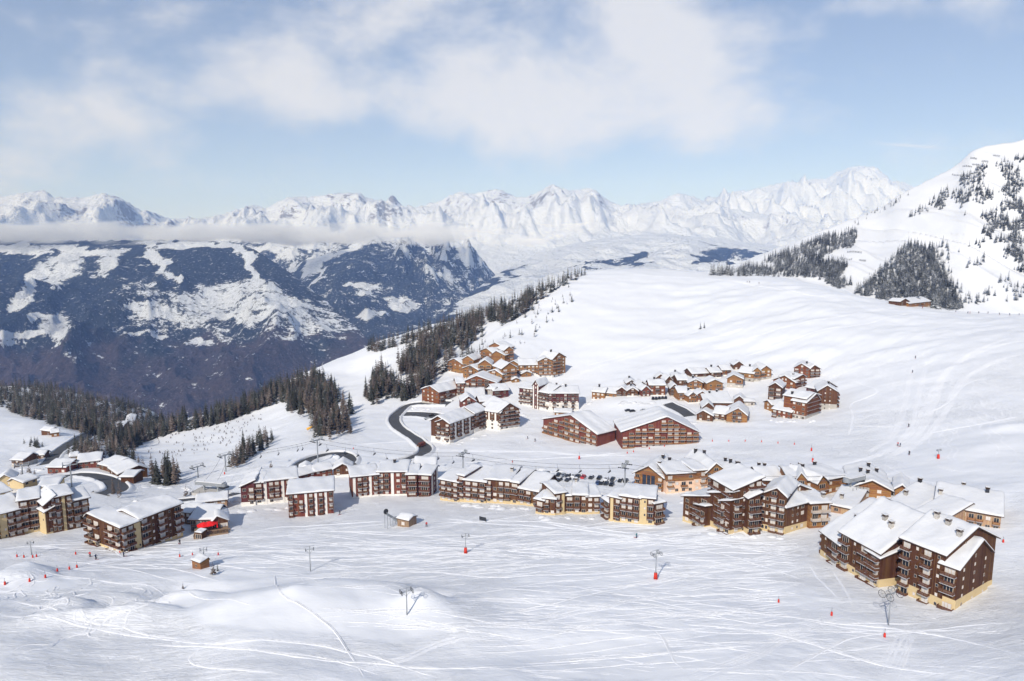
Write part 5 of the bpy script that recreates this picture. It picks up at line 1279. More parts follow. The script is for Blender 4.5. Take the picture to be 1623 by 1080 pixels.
scatter([(192,728),(205,705),(232,745),(216,756)], 22, [Lr, S], 9, 14, 'conifer behind the low curved brown building', g2)
scatter([(420,752),(428,745),(440,752),(430,758)], 5, [Lr], 7, 10, 'bare larch behind the red-brown block, left', g2)
scatter([(618,742),(636,738),(640,744),(622,748)], 6, [Lr], 4, 6, 'bare larch beside the lower road bend', g2)
scatter([(541,686),(558,682),(558,688),(544,692)], 4, [Lr], 14, 18, 'tall bare larch standing alone below the grove', g2)
g3 = 'conifers in the hollow at far left'
scatter([(0,609),(60,608),(120,615),(200,640),(262,668),(236,700),(205,712),(170,706),(140,690),(105,680),(62,668),(12,652),(0,646)], 1250, [S, S, Lr], 11, 17, 'conifer in the shaded forest at far left', g3)
scatter([(102,722),(130,708),(190,702),(204,728),(150,728)], 120, [Lr, S], 8, 13, 'conifer behind the hollow road at far left', g3)
scatter([(30,702),(50,700),(72,706),(60,712)], 22, [S], 4, 7, 'small conifer on the white knoll at far left', g3)
scatter([(26,756),(46,748),(60,752),(44,764)], 12, [Lr], 4, 7, 'bare bush beside the hollow chalets', g3)
g4 = 'frosted conifers on the right mountain'
scatter([(1118,437),(1180,424),(1260,395),(1340,362),(1360,368),(1352,392),(1322,398),(1300,412),(1345,420),(1330,440),(1352,452),(1330,458),(1290,440)], 1600, [Fr], 10, 16, 'frosted conifer on the dark shoulder above the white hill', g4, .05)
scatter([(1352,466),(1385,440),(1412,412),(1440,388),(1478,394),(1490,430),(1510,455),(1528,490),(1500,492),(1440,484),(1390,474)], 1300, [Fr], 11, 17, 'frosted conifer in the dark triangle of forest on the right mountain', g4)
scatter([(1478,376),(1500,385),(1512,430),(1496,440),(1485,410)], 26, [Fr], 10, 15, 'frosted conifer beside the dark triangle of forest', g4)
scatter([(1440,345),(1490,308),(1540,268),(1580,255),(1623,250),(1660,250),(1660,440),(1600,430),(1585,395),(1545,365),(1520,330),(1480,335)], 1150, [Fr], 8, 14, 'frosted conifer high on the right mountain face', g4, .34, 30)
scatter([(1515,395),(1560,380),(1560,420),(1530,425)], 20, [Fr], 9, 14, 'frosted conifer in mid face of the right mountain', g4, .3)
scatter([(1515,455),(1623,440),(1623,478),(1530,484)], 46, [Fr], 9, 14, 'frosted conifer at the foot of the right mountain', g4, .3)
scatter([(1350,352),(1440,306),(1444,312),(1355,360)], 26, [Fr], 7, 11, 'frosted conifer on the crest of the right mountain', g4)
scatter([(1600,360),(1660,340),(1660,470),(1610,450)], 90, [Fr], 10, 15, 'frosted conifer at the right edge of the mountain face', g4, .25)
g5 = 'lone trees on the slopes'
for (x, y, k, h_, lab) in [(1110,522,S,7,'little conifer alone on the white hillside'), (1116,520,S,6,'smaller conifer beside the lone one on the white hillside'), (849,526,S,7,'single conifer below the ridge trees'),
                           (338,912,Lr,4.5,'bare shrub beside the small wooden hut'), (345,905,S,2.5,'low dark bush beside the small wooden hut'), (290,934,Lr,2.2,'tiny bare shrub on the front knoll'),
                           (180,786,Lr,9,'bare larch inside the left road bend'), (190,790,Lr,8,'second bare larch inside the left road bend'), (295,787,Lr,6,'bare tree in front of the lift station')]:
    SPOTS.append((hit(x, y), k, h_, lab, g5))
SPOTS.sort(key=lambda s: -s[2] / s[0].y)
SPOTS = [s for s in SPOTS if s[0] is not None]
FV, FF, FM = [], [], []; off = 0
for i, (p, kind, h_, lab, grp) in enumerate(SPOTS):
    vr = i % 3; crown, trunk, lv, lf = TREES[kind, vr]; sc_ = h_ / 14.0; rz = (i * 2.39996) % 6.283
    wide = 1.0 + .25 * ((i * 7 % 5) / 4 - .5)
    if i < 300:
        o = bpy.data.objects.new('larch_tree' if kind == 'larch' else 'spruce_tree', None); COL.objects.link(o)
        o.location = p; o.rotation_euler = (0, 0, rz); o.scale = (sc_ * wide, sc_ * wide, sc_); o.empty_display_size = 1
        tag(o, lab, 'tree', grp)
        add_obj('trunk', trunk, o); add_obj('crown', crown, o)
    else:
        c, s = math.cos(rz) * sc_ * wide, math.sin(rz) * sc_ * wide
        vv = np.stack([lv[:, 0] * c - lv[:, 1] * s + p.x, lv[:, 0] * s + lv[:, 1] * c + p.y, lv[:, 2] * sc_ + p.z], 1)
        FV.append(vv); FF += [tuple(q + off for q in t) for t in lf]; FM += [{'spruce': 0, 'larch': 1, 'frost': 2}[kind]] * len(lf); off += len(vv)
me = bpy.data.meshes.new('forest'); me.from_pydata(np.concatenate(FV).tolist(), [], FF)
for k in ('spruce', 'larch', 'frost'): me.materials.append(M[k])
me.polygons.foreach_set('material_index', FM); me.update()
tag(add_obj('forest', me), 'far conifer forest on the ridges and the right mountain', 'forest', kind='stuff')
print('TREES', len(SPOTS), 'forest faces', len(FF))
# ------------------------------------------------------------------ lifts
def thing(name, label, cat, loc, rz=0, group=None, scale=1.0):
    o = bpy.data.objects.new(name, None); COL.objects.link(o); o.location = loc; o.rotation_euler = (0, 0, rz); o.scale = (scale,) * 3
    o.empty_display_size = 1
    return tag(o, label, cat, group)
mb = MB(); mb.tube([(0, 0, -1), (0, 0, 1)], .38, 10, 0, .26); POST = mb.mesh('post', M['steel'], True)
mb = MB(); mb.box(-3.2, 3.2, -.18, .18, -.2, .2); mb.box(-.5, .5, -.5, .5, -.35, .35)
for s in (-1, 1): mb.box(s * 3.0 - .12, s * 3.0 + .12, -.9, .9, .2, 1.5)
mb.box(-3.0, 3.0, -.06, .06, 1.3, 1.42); ARM = mb.mesh('crossarm', M['steel'])
mb = MB(); mb.box(-.12, .12, -2.4, 2.4, -.15, .05)
for k in range(6):
    y = -2.1 + k * .84; mb.tube([(-.16, y, .05), (.16, y, .05)], .27, 8)
WHEELS = mb.mesh('sheave_train', M['black'])
def pylon(label, px, base, top, rz, group='chairlift pylons'):
    p = hit(px, base); h = z_at(px, top, p.y) - p.z
    o = thing('lift_pylon', label, 'lift pylon', p, rz, group)
    add_obj('post', POST, o, (0, 0, h / 2), (0, 0, 0), (1, 1, h / 2 + .01)); add_obj('crossarm', ARM, o, (0, 0, h))
    for s in (-1, 1): add_obj('sheave_train', WHEELS, o, (s * 3.0, 0, h - .35))
    return Vector((p.x, p.y, p.z + h - .2))
mb = MB(); mb.tube([(0, 0, 0), (0, .1, -1.2), (0, .35, -2.6)], .06, 5)
mb.tube([(-1.15, .35, -2.6), (1.15, .35, -2.6)], .05, 5)
for x in (-1.15, 1.15): mb.tube([(x, .35, -2.6), (x, .55, -3.5), (x, -.15, -3.6)], .05, 5)
FRAME_ = mb.mesh('hanger', M['black'])
mb = MB(); mb.box(-1.15, 1.15, -.1, .5, -3.55, -3.42); mb.box(-1.15, 1.15, .46, .56, -3.42, -2.75); SEAT = mb.mesh('seat', M['black'])
def chair(label, p, rz):
    o = thing('lift_chair', label, 'lift chair', p, rz, 'chairs hanging on the chairlift')
    add_obj('hanger', FRAME_, o); add_obj('seat', SEAT, o)
def cable(label, pts):
    t = MB(); t.tube(pts, .07, 4); tag(add_obj('lift_cable', t.mesh('lift_cable', M['cable'])), label, 'cable', 'lift cables')
LT = [pylon('lift pylon with crossarm beside the road loop, left', 504, 733, 698, .95),
      pylon('lift pylon behind the long brown row, middle', 734, 748, 720, 1.15),
      pylon('tall lift pylon rising beside the car park', 990, 777, 738, 1.15)]
stn = hit(1352, 792); LT.append(Vector((stn.x, stn.y, z_at(1352, 757, stn.y))))
st0 = hit(335, 780); LT.insert(0, Vector((st0.x, st0.y, st0.z + 5.5)))
pm = pylon('lift pylon with red foot above the left lift station', 358, 748, 722, .95); LT.insert(1, pm)
def seg_dir(a, b): d = (b - a); d.z = 0; d.normalize(); return d
lanes = {-1: [], 1: []}
for i, p in enumerate(LT):
    d = seg_dir(LT[max(i - 1, 0)], LT[min(i + 1, len(LT) - 1)]); n = Vector((d.y, -d.x, 0))
    for s in (-1, 1): lanes[s].append(p + n * 3.0 * s)
def sag(a, b, t): q = a.lerp(b, t); q.z -= (b - a).length * .028 * 4 * t * (1 - t); return q
for s in (-1, 1):
    pts = []
    for a, b in zip(lanes[s][:-1], lanes[s][1:]): pts += [sag(a, b, k / 14) for k in range(14)]
    cable('upper cable lane of the chairlift' if s > 0 else 'lower cable lane of the chairlift', pts + [lanes[s][-1]])
for k, (px, py) in enumerate([(411,721),(441,715),(470,709),(479,706),(505,703),(516,710),(548,711),(564,717),(591,717),(611,723),(694,724),(716,727),(750,725),(812,732),(850,741),(881,738),(919,744),(964,741),(1060,742),(1130,744)]):
    best = None
    for s in (-1, 1):
        for a, b in zip(lanes[s][:-1], lanes[s][1:]):
            for t in range(0, 60):
                q = sag(a, b, t / 60); x, y = topix(q.x, q.y, q.z); e = abs(x - px) * 3 + abs(y - (py - 4))
                if best is None or e < best[0]: best = (e, q, seg_dir(a, b))
    dd = best[2]
    chair('dark empty chair, %s from the left along the chairlift' % ['first','second','third','fourth','fifth','sixth','seventh','eighth','ninth','tenth','eleventh','twelfth','thirteenth','fourteenth','fifteenth','sixteenth','seventeenth','eighteenth','nineteenth','twentieth'][k], best[1], math.atan2(dd.y, dd.x) - math.pi / 2)
pylon('lift pylon over the left road bend, its head against the curved building', 114, 772, 737, .5)
pylon('dark lift pylon at the far left hollow', 37, 762, 738, .5)
pylon('short lift pylon below the white avalanche slope', 314, 757, 740, .95)
# chairlift valley station, left
def station(label, p, rz, w, d_):
    o = thing('lift_station', label, 'lift station', p, rz)
    b = MB(); b.box(-w, w, -d_, d_, -3, .5); add_obj('platform', b.mesh('platform', M['concrete']), o)
    b = MB(); b.box(-w * .8, w * .8, -1.4, 1.4, 3.4, 5.0); b.tube([(-w * .85, 0, 3.4), (-w * .85, 0, 5)], 1.4, 12); b.tube([(w * .85, 0, 3.4), (w * .85, 0, 5)], 1.4, 12); add_obj('drive_housing', b.mesh('drive_housing', M['steel']), o)
    b = MB(); b.box(-w * .84, w * .84, -1.55, 1.55, 5.01, 5.4); add_obj('snow_cover', b.mesh('snow_cover', M['snow']), o)
    for s in (-1, 1):
        b = MB(); b.box(-.35, .35, -.35, .35, 0, 3.4); add_obj('post', b.mesh('post', M['steel']), o, (s * w * .45, 0, 0))
    b = MB(); b.tube([(w * .85, 0, 2.9), (w * .85, 0, 3.15)], 2.3, 20); add_obj('bullwheel', b.mesh('bullwheel', M['black']), o)
    for k in range(5):
        b = MB(); b.box(-.05, .05, -.05, .05, 0, 1.2); add_obj('gate_post', b.mesh('gate_post', M['black']), o, (-w * .8 + k * w * .4, -d_ * .9, .5))
station('low chairlift station with grey drive housing on the left slope', st0, -.25, 8.5, 4.5)
station('grey drive station of the chairlift among the honey houses', Vector((stn.x, stn.y, LT[-1].z - 4.6)), .45, 5.0, 3.0)
b = MB()
# drag-lift masts in front
def mast(label, px, base, top, rz, pad, heads=2, arm=1.7, wheel=.75):
    p = hit(px, base); h = z_at(px, top, p.y) - p.z
    o = thing('drag_lift_mast', label, 'lift mast', p, rz, 'drag lift masts')
    b = MB(); b.tube([(0, 0, -1), (0, 0, h)], .17, 8, 0, .12); add_obj('post', b.mesh('post', M['steel'], True), o)
    b = MB(); b.box(-arm, arm, -.08, .08, h * .86, h * .86 + .16); b.tube([(-arm * .9, 0, h * .86), (0, 0, h * .7)], .05, 5); b.tube([(arm * .9, 0, h * .86), (0, 0, h * .7)], .05, 5)
    add_obj('crossarm', b.mesh('crossarm', M['steel']), o)
    for s in (-1, 1):
        for yy in ([-wheel * 1.1, wheel * 1.1] if heads > 1 else [0]):
            b = MB(); n = 14
            ring = [(s * arm, yy + wheel * math.cos(2 * math.pi * k / n), h * .86 + .1 + wheel * .55 * 0 + wheel * math.sin(2 * math.pi * k / n)) for k in range(n + 1)]
            b.tube(ring, .06, 5, cap=False)
            for k in range(0, n, 3): b.tube([(s * arm, yy, h * .86 + .1), ring[k]], .025, 4)
            add_obj('pulley', b.mesh('pulley', M['black']), o)
    b = MB(); b.box(-arm - .3, arm + .3, -.04, .04, h - .1, h); add_obj('maintenance_bar', b.mesh('maintenance_bar', M['steel']), o)
    if pad:
        b = MB(); b.tube([(0, 0, 0), (0, 0, 1.9)], .62, 10, 0, .48); add_obj('safety_pad', b.mesh('safety_pad', M['redp'], True), o)
mast('tall drag lift mast with big pulley wheels in front of the largest dark block', 1408, 991, 934, .5, False, 2, 1.9, .95)
mast('drag lift mast with red padded foot right of centre', 1039, 918, 872, .5, True, 2, 1.3, .55)
mast('drag lift mast with red padded foot below the long brown row', 738, 877, 846, .4, True, 1, 1.2, .45)
mast('drag lift mast leaning over the hollow on the front knoll', 645, 975, 932, .5, False, 2, 1.4, .55)
mast('thin drag lift mast behind the front knoll', 492, 906, 866, .4, False, 1, 1.2, .5)
mast('drag lift mast beside the small wooden hut', 324, 897, 868, .4, False, 2, 1.0, .5)
mast('grey drag lift mast at the far left slope', 50, 880, 858, .4, False, 1, .9, .35)
mast('small lift mast with red foot on the right slope', 1487, 727, 712, .3, True, 1, 1.0, .4)
# grey tilted lift frame with its hut
p = hit(622, 834); o = thing('lift_drive_frame', 'grey tilted lattice lift frame beside its snow-roofed hut', 'lift frame', p, -.7)
for s in (-1, 1):
    b = MB(); b.tube([(s * .8, -3.4, 6.6), (s * .8, 2.8, 1.6)], .12, 5); b.tube([(s * .8, -3.4, 6.0), (s * .8, 2.8, 1.0)], .10, 5)
    for k in range(6): y = -3.2 + k; b.tube([(s * .8, y, 6.45 - k * .8), (s * .8, y + 1, 5.1 - k * .8)], .06, 4)
    add_obj('lattice_beam', b.mesh('lattice_beam', M['steel']), o)
for x, y, z in ((-.8, -3.0, 6.0), (.8, -3.0, 6.0), (-.8, 2.2, 1.6), (.8, 2.2, 1.6), (-.8, -.4, 4.0), (.8, -.4, 4.0)):
    b = MB(); b.tube([(x, y, -1), (x, y, z)], .12, 6); add_obj('leg', b.mesh('leg', M['steel']), o)
b = MB(); b.tube([(-.2, -3.0, 6.8), (.2, -3.0, 6.8)], 1.0, 14); add_obj('pulley', b.mesh('pulley', M['black']), o)
b = MB(); b.box(-1.0, 1.0, 1.2, 3.0, 1.6, 2.9); add_obj('motor_housing', b.mesh('motor_housing', M['steel']), o)

# ------------------------------------------------------------------ red piste posts
b = MB(); b.tube([(0, 0, -.5), (0, 0, 2.6)], .05, 5); STICK = b.mesh('pole', M['black'])
b = MB(); b.tube([(0, 0, -.1), (0, 0, 1.15)], .36, 8, 0, .30); b.tube([(0, 0, 1.15), (0, 0, 1.3)], .30, 8, 0, .12); PAD = b.mesh('pad', M['redp'], True)
def marker(label, px, py, s=1.0, group='red piste posts', lean=0.0):
    p = hit(px, py); o = thing('piste_post', label, 'piste post', p, 0, group, s * .8); o.rotation_euler = (lean, lean * .6, 0)
    add_obj('pole', STICK, o); add_obj('pad', PAD, o)
for i, (x, y) in enumerate([(994,719),(1004,717),(1029,712),(1053,708),(1078,704),(1103,701),(1129,700),(1155,700),(1181,700),(1207,701),(1233,703),(1259,705)]):
    marker('red post in the long row edging the white piste below the balcony chalets', x, y, .95, 'row of red posts below the balcony chalets')
for x, y in [(27,883),(38,884),(52,884),(58,883),(120,879)]: marker('red padded post in the roped area on the left slope', x, y, .9, 'red posts of the roped area, left')
for x, y in [(8,927),(47,922),(72,916),(91,906),(110,903),(122,900)]: marker('red post in the diagonal row across the left knolls', x, y, 1.0, 'row of red posts on the left knolls')
for x, y, lab, s in [(190,877,'red post at the foot of the corner block',.8),(285,883,'red post below the ticket cabin',.95),(305,880,'red post between ticket cabin and wooden hut',.8),(346,880,'red post to the right of the wooden hut',.9),
                  (1234,955,'red post in front of the dark timber row, alone',.9),(1318,976,'red post left of the tall mast',1.05),(1402,1010,'red post at the foot of the tall mast',1.05),
                  (1286,715,'red post at the end of the long row',1.6),(1288,732,'red flag post above the honey timber row',1.7),(356,752,'red post below the left lift pylon',1.2),
                  (918,728,'red post leaning beside the car park road',1.8),(1590,860,'red post beside the light larch block',1.0),(812,733,'red marker beneath the chairlift',.9),(560,712,'red marker on the lift slope',.9)]:
    marker(lab, x, y, s, 'single red posts')
# ------------------------------------------------------------------ snow-holding tripods on the white slope, avalanche fences on the mountain
b = MB()
for k in range(3): a = k * 2.094; b.tube([(math.cos(a) * 1.1, math.sin(a) * 1.1, -.5), (0, 0, 2.3)], .13, 4)
b.tube([(-.6, .2, 1.0), (.6, -.2, 1.1)], .1, 4)
TRI = b.mesh('snow_tripod', M['bark']); rt = random.Random(9); n = 0
for _ in range(2000):
    x, y = rt.uniform(215, 420), rt.uniform(650, 735)
    if n >= 140: break
    if not (inside([(238,700),(300,678),(360,668),(420,655),(400,690),(350,712),(290,724),(230,722)], x, y)): continue
    if 708 < y + (x - 300) * -.02 < 713: continue
    p = hit(x, y); o = add_obj('snow_tripod', TRI, None, p, (0, 0, rt.uniform(0, 6)), (rt.uniform(.4, .75),) * 3)
    tag(o, 'wooden snow-holding tripod standing on the white avalanche slope', 'tripod', 'tripods on the avalanche slope'); n += 1
for x0, x1, y0, lab in [(1509,1532,278,'avalanche fence longest on the upper mountain face'),(1526,1540,265,'avalanche fence above the longest one'),(1541,1552,262,'avalanche fence right of the longest one, higher'),(1556,1566,257,'avalanche fence near the summit shoulder'),
                        (1538,1548,252,'avalanche fence close to the crest'),(1574,1584,248,'avalanche fence below the summit, right'),(1343,1365,401,'avalanche fence in the gap of the frosted wood'),(1331,1350,411,'lower avalanche fence in the gap of the frosted wood'),(1362,1372,414,'short avalanche fence in the gap of the frosted wood')]:
    a, c = hit(x0, y0), hit(x1, y0 + 1)
    if a is None or c is None: continue
    o = thing('avalanche_fence', lab, 'fence', a, 0, 'avalanche fences'); d = c - a
    for k in range(6):
        q = d * (k / 5); b = MB(); b.box(-.15, .15, -.15, .15, -1, 3.2); add_obj('post', b.mesh('post', M['black']), o, (q.x, q.y, ground_z(a.x + q.x, a.y + q.y) - a.z))
    for z in (.6, 1.3, 2.0, 2.7):
        b = MB(); b.tube([(d.x * k / 5, d.y * k / 5, ground_z(a.x + d.x * k / 5, a.y + d.y * k / 5) - a.z + z) for k in range(6)], .09, 4); add_obj('rail', b.mesh('rail', M['black']), o)

# ------------------------------------------------------------------ cars
def car_mesh():
    prof = [(-2.1, .35), (-2.1, .85), (-1.95, 1.0), (-1.0, 1.05), (-.45, 1.5), (1.2, 1.52), (1.85, 1.05), (2.08, .95), (2.1, .35)]
    b = MB(); n = len(prof); v = []
    for y, k in ((-.86, 1), (.86, 1)):
        for x, z in prof: v.append((x, y * (.84 if z > 1.2 else 1), z))
    f = [tuple(range(n))[::-1], tuple(range(n, 2 * n))] + [(i, (i + 1) % n, (i + 1) % n + n, i + n) for i in range(n)]
    b.add(v, f); return b
cm = {}
for nm, c in {'dark grey': (.03, .033, .04), 'black': (.012, .012, .014), 'white': (.75, .76, .78), 'red': (.45, .03, .03), 'silver': (.35, .37, .39), 'blue': (.03, .06, .16)}.items():
    m, nt, bs = new_mat('car_paint_' + nm.replace(' ', '_'), .3, .5); bs.inputs['Base Color'].default_value = (*c, 1); cm[nm] = car_mesh().mesh('body', m)
b = MB()
for s in (-1, 1):
    y0, y1 = s * .80, s * .735
    b.add([(-.85, y0, 1.1), (1.5, y0, 1.1), (1.12, y1 * 1.0, 1.46), (-.42, y1, 1.46)], [(0, 1, 2, 3) if s < 0 else (3, 2, 1, 0)])
b.add([(-.98, -.72, 1.09), (-.98, .72, 1.09), (-.50, .66, 1.47), (-.50, -.66, 1.47)], [(0, 1, 2, 3)]); b.add([(1.80, -.72, 1.10), (1.80, .72, 1.10), (1.28, .66, 1.48), (1.28, -.66, 1.48)], [(3, 2, 1, 0)])
v_ = [(x * 1.012, y * 1.02, z + .004) for x, y, z in b.v]; b.v = v_
CARGL = b.mesh('window', M['dglass'])
b = MB(); b.tube([(0, -.11, 0), (0, .11, 0)], .33, 12); WHEEL = b.mesh('wheel', M['black'], False)
b = MB(); b.box(-.45, 1.15, -.62, .62, 1.525, 1.60); CARSN = b.mesh('roof_snow', M['snow'])
def car(label, px, py, rz, col, group, snow=False, sc_=1.0):
    p = hit(px, py); o = thing('parked_car', label, 'car', p, rz, group, sc_); add_obj('body', cm[col], o); add_obj('window', CARGL, o)
    for x in (-1.3, 1.3):
        for y in (-.8, .8): add_obj('wheel', WHEEL, o, (x, y, .33))
    if snow: add_obj('roof_snow', CARSN, o)
ordn = ['first','second','third','fourth','fifth','sixth','seventh','eighth','ninth','tenth','eleventh','twelfth','thirteenth','fourteenth']
cols = ['white','dark grey','black','silver','dark grey','white','black','red','dark grey','black','white','dark grey','black','dark grey']
for i, (x, y) in enumerate([(205,135),(243,140),(358,153),(405,158),(458,162),(515,165),(557,170),(613,176),(695,180),(778,185),(850,198),(915,200),(995,212),(1050,215)]):
    car('%s car, %s from the left in the back row of the car park' % (cols[i], ordn[i]), 830 + x / 6.492, 731 + y / 6.492, 1.15, cols[i], 'cars in the car park', i % 4 == 0)
for i, (x, y) in enumerate([(268,192),(365,205),(455,203),(530,208)]):
    car('%s car, %s in the front left row of the car park' % (['dark grey','black','dark grey','silver'][i], ordn[i]), 830 + x / 6.492, 731 + y / 6.492, 1.0, ['dark grey','black','dark grey','silver'][i], 'cars in the car park', True)
for i, (x, y) in enumerate([(760,240),(800,240),(850,245),(905,252)]):
    car('%s car, %s in the front right row of the car park' % (['blue','black','dark grey','black'][i], ordn[i]), 830 + x / 6.492, 731 + y / 6.492, 1.2, ['blue','black','dark grey','black'][i], 'cars in the car park', i == 1)
for i, (x, y) in enumerate([(1035,633),(1040,633),(1045,632.5),(1050,632),(1055,632)]):
    car('dark car, %s from the left in the row below the hillside chalets' % ordn[i], x, y, 1.3, ['black', 'dark grey'][i % 2], 'cars below the hillside chalets')
for i, (x, y, c) in enumerate([(684,660,'black'),(700,662,'dark grey'),(677,665,'silver')]):
    car('%s car parked beside the asphalt spur of the village' % c, x, y, .3, c, 'cars on the village spur')
for i, (x, y, c) in enumerate([(995,652,'dark grey'),(1002,653,'black'),(1020,652,'silver'),(1035,652,'blue')]):
    car('%s car on the lane behind the balcony chalets' % c, x, y, .1, c, 'cars behind the balcony chalets')
p = hit(668, 709); o = thing('road_truck', 'brownish truck driving on the curving road', 'truck', p + Vector((0, 0, .2)), 1.0, None, .8)
b = MB(); b.box(-2.2, 3.4, -1.2, 1.2, .9, 3.2); add_obj('cargo_box', b.mesh('cargo_box', M['red']), o)
b = MB(); b.box(-4.1, -2.3, -1.15, 1.15, .6, 2.2); b.box(-3.8, -2.3, -1.1, 1.1, 2.2, 2.9); add_obj('cab', b.mesh('cab', M['brown']), o)
b = MB(); b.box(-3.86, -3.80, -.95, .95, 2.25, 2.8); add_obj('windscreen', b.mesh('windscreen', M['dglass']), o)
for x in (-3.2, 0.4, 2.6):
    for y in (-1.05, 1.05): add_obj('wheel', WHEEL, o, (x, y, .5), (0, 0, 0), (1.5, 1.2, 1.5))

# ------------------------------------------------------------------ terrace, parasols
p = hit(330, 851); q = hit(362, 846)
o = thing('terrace', 'raised wooden terrace with railing in front of the parasol restaurant', 'terrace', p, math.atan2((q - p).y, (q - p).x))
ww = (q - p).length
b = MB(); b.box(-5, ww, 0, 9, -3, .6); add_obj('deck', b.mesh('deck', M['deck']), o)
for k in range(9):
    b = MB(); b.box(-.06, .06, -.06, .06, .6, 1.6); add_obj('railing_post', b.mesh('railing_post', M['trim']), o, (-5 + (ww + 5) * k / 8, .1, 0))
for z in (1.0, 1.5):
    b = MB(); b.box(-5, ww, .06, .14, z, z + .1); add_obj('railing', b.mesh('railing', M['trim']), o)
for k in range(6):
    t = thing('terrace_table', 'wooden bench table on the terrace among the parasols', 'table', o.location + Vector((math.cos(o.rotation_euler.z) * (-4 + k * 2.2), math.sin(o.rotation_euler.z) * (-4 + k * 2.2), 0)) + Vector((-math.sin(o.rotation_euler.z), math.cos(o.rotation_euler.z), 0)) * 2.0 + Vector((0, 0, .6)), o.rotation_euler.z, 'terrace tables')
    b = MB(); b.box(-.8, .8, -.4, .4, .68, .75); add_obj('table_top', b.mesh('table_top', M['deck']), t)
    for s in (-1, 1):
        b = MB(); b.box(-.06, .06, -.35, .35, 0, .68); add_obj('leg', b.mesh('leg', M['trim']), t, (s * .6, 0, 0))
        b = MB(); b.box(-.8, .8, -.14, .14, .4, .46); add_obj('bench', b.mesh('bench', M['deck']), t, (0, s * .75, 0))
def parasol(label, px, py, opened):
    g_ = hit(px, py); o2 = thing('parasol', label, 'parasol', Vector((g_.x, g_.y, p.z + .6)), .2, 'red parasols')
    b = MB(); b.tube([(0, 0, 0), (0, 0, 3.3)], .06, 6); add_obj('pole', b.mesh('pole', M['trim']), o2)
    b = MB(); n = 8
    if opened:
        v = [(0, 0, 3.5)] + [(2.6 * math.cos(2 * math.pi * k / n), 2.6 * math.sin(2 * math.pi * k / n), 2.45) for k in range(n)] + [(2.6 * math.cos(2 * math.pi * k / n), 2.6 * math.sin(2 * math.pi * k / n), 2.2) for k in range(n)]
        b.add(v, [(0, k + 1, (k + 1) % n + 1) for k in range(n)] + [(k + 1, k + 1 + n, (k + 1) % n + 1 + n, (k + 1) % n + 1) for k in range(n)])
    else: b.tube([(0, 0, 1.0), (0, 0, 1.3), (0, 0, 2.6), (0, 0, 3.5)], .34, 8, 0, .06)
    add_obj('canopy', b.mesh('canopy', M['awning']), o2)
parasol('big open red parasol, right one over the terrace', 333, 844, True)
parasol('big open red parasol, left one over the terrace', 324, 846, True)
parasol('closed red parasol standing on the terrace', 345, 843, False)
# yellow snow gun on the upper lift slope; snow gun style tube with lance
p = hit(492, 684); o = thing('snow_gun', 'yellow snow gun with long lance beside the grove', 'snow gun', p, .5)
b = MB(); b.tube([(-2.2, 0, 1.6), (0, 0, 2.6), (1.6, 0, 3.2)], .9, 10, 0, .35); add_obj('barrel', b.mesh('barrel', M['yellow'], True), o)
b = MB(); b.tube([(1.4, 0, 3.1), (9, 0, 6.4)], .12, 6); add_obj('lance', b.mesh('lance', M['steel']), o)
b = MB(); b.tube([(0, 0, -1), (0, 0, 2.4)], .15, 6); add_obj('stand', b.mesh('stand', M['steel']), o)
# dark notice board on the piste
p = hit(765, 827); o = thing('notice_board', 'dark notice board standing on the piste below the long brown row', 'board', p, -.5)
b = MB(); b.box(-1.5, 1.5, -.06, .06, .5, 1.9); add_obj('panel', b.mesh('panel', M['black']), o)
for x in (-1.3, 1.3): b = MB(); b.box(-.06, .06, -.05, .05, -.5, 1.9); add_obj('post', b.mesh('post', M['trim']), o, (x, .12, 0))

# ------------------------------------------------------------------ skiers
def body_mesh(jacket, trousers, helmet):
    J = [(0,0,.95),(0,.02,1.15),(0,.0,1.38),(0,-.02,1.50),(0,-.05,1.66),(.2,0,1.40),(.34,-.12,1.18),(.30,-.34,1.05),(-.2,0,1.40),(-.34,-.12,1.18),(-.30,-.34,1.05),(.12,0,.90),(.16,-.14,.50),(.16,.02,.08),(.16,-.16,.04),(-.12,0,.90),(-.16,-.14,.50),(-.16,.02,.08),(-.16,-.16,.04)]
    E = [(0,1),(1,2),(2,3),(3,4),(2,5),(5,6),(6,7),(2,8),(8,9),(9,10),(0,11),(11,12),(12,13),(13,14),(0,15),(15,16),(16,17),(17,18)]
    Rr = [.17,.16,.19,.07,.13,.10,.075,.06,.10,.075,.06,.12,.10,.085,.07,.12,.10,.085,.07]
    me = bpy.data.meshes.new('skier_skeleton'); me.from_pydata(J, E, []); ob = bpy.data.objects.new('skier_skeleton', me); COL.objects.link(ob)
    sk = ob.modifiers.new('skin', 'SKIN'); su = ob.modifiers.new('sub', 'SUBSURF'); su.levels = 1; su.render_levels = 1
    for i, r in enumerate(Rr): me.skin_vertices[0].data[i].radius = (r, r); me.skin_vertices[0].data[i].use_root = (i == 0)
    bpy.context.view_layer.update()
    dg = bpy.context.evaluated_depsgraph_get(); out = bpy.data.meshes.new_from_object(ob.evaluated_get(dg)); bpy.data.objects.remove(ob)
    out.name = 'person'; out.materials.clear()
    for m in (jacket, trousers, helmet): out.materials.append(m)
    for q in out.polygons: z = q.center.z; q.material_index = 2 if z > 1.56 else 0 if z > .92 else 1; q.use_smooth = True
    return out
cl = {k: plain('cloth_' + k, c, .8, .05) for k, c in {'navy': (.02, .03, .08), 'black': (.015, .015, .017), 'red': (.5, .03, .03), 'teal': (.02, .18, .20), 'orange': (.7, .2, .03)}.items()}
BODY = [body_mesh(cl['navy'], cl['black'], cl['black']), body_mesh(cl['red'], cl['black'], cl['navy']), body_mesh(cl['teal'], cl['navy'], cl['black']), body_mesh(cl['black'], cl['black'], cl['orange'])]
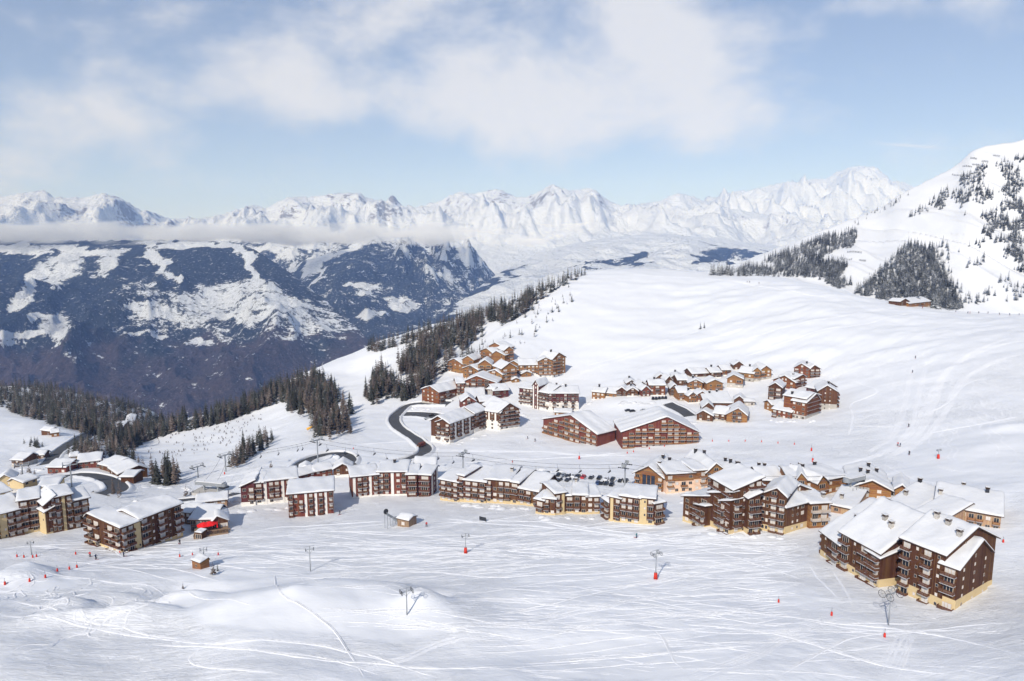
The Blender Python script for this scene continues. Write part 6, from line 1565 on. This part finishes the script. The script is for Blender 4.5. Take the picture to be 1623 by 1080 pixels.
b = MB(); b.box(-.05, .05, -.85, .75, .0, .025); b.add([(-.05, -.85, .0), (.05, -.85, .0), (.03, -1.0, .10), (-.03, -1.0, .10)], [(0, 1, 2, 3)]); SKI = b.mesh('ski', cl['red'])
b = MB(); b.tube([(0, 0, 0), (0, .15, 1.15)], .015, 4); POLE_ = b.mesh('ski_pole', M['black'])
cn = ['navy', 'red', 'teal', 'black']
def skier(label, px, py, rz, k, s=1.0, skis=True):
    p = hit(px, py); o = add_obj('person', BODY[k], None, p, (0, 0, rz), (s, s, s)); tag(o, label, 'person', 'skiers')
    if skis:
        for x in (-.16, .16): add_obj('ski', SKI, o, (x, 0, .0))
        for x in (-.34, .34): add_obj('ski_pole', POLE_, o, (x, -.42, .0))
for i, (x, y, k, lab) in enumerate([
  (143,883,1,'skier in red jacket on the left slope below the corner block'),(152,887,0,'skier in navy just below the red one, left slope'),(196,883,0,'skier in navy at the foot of the corner block'),(285,863,3,'dark-clothed skier gliding beneath the terrace'),
  (539,816,3,'dark-clothed skier right of the red block'),(676,835,1,'skier in red right of the lift hut'),(836,696,3,'dark-clothed skier left of the balcony chalets, upper'),(848,700,0,'skier in navy left of the balcony chalets, lower'),
  (1009,853,2,'skier in teal jacket on the piste below the cream-pillared brown block'),(1451,568,3,'highest skier on the tracked right slope'),(1446,591,0,'second skier from the top on the tracked right slope'),
  (1440,677,3,'skier midway down the tracked right slope'),(1423,707,1,'skier in red near the bottom of the tracked right slope'),(1427,708,0,'skier in navy beside the red one near the slope bottom'),(1441,721,3,'lowest dark skier on the tracked right slope'),
  (1184,448,3,'walker on the hilltop path, left of two'),(1188,448,0,'walker on the hilltop path, right of two'),(1203,450,3,'walker alone on the hilltop path'),
  (1515,495,3,'skier just right of the mountain restaurant'),(1534,497,0,'skier farther right of the mountain restaurant'),(1537,497,1,'skier in red farther right of the mountain restaurant'),(1551,497,3,'skier in mid line toward the right edge'),
  (1566,497,0,'skier in navy in the line toward the right edge'),(1584,499,3,'dark skier near the right edge below the mountain'),(1600,500,0,'navy skier near the right edge below the mountain'),(1615,500,3,'rightmost dark skier below the mountain'),(1462,489,1,'guest in red before the mountain restaurant')]):
    skier(lab, x, y, (i * 1.3) % 6.28, k, 1.15)
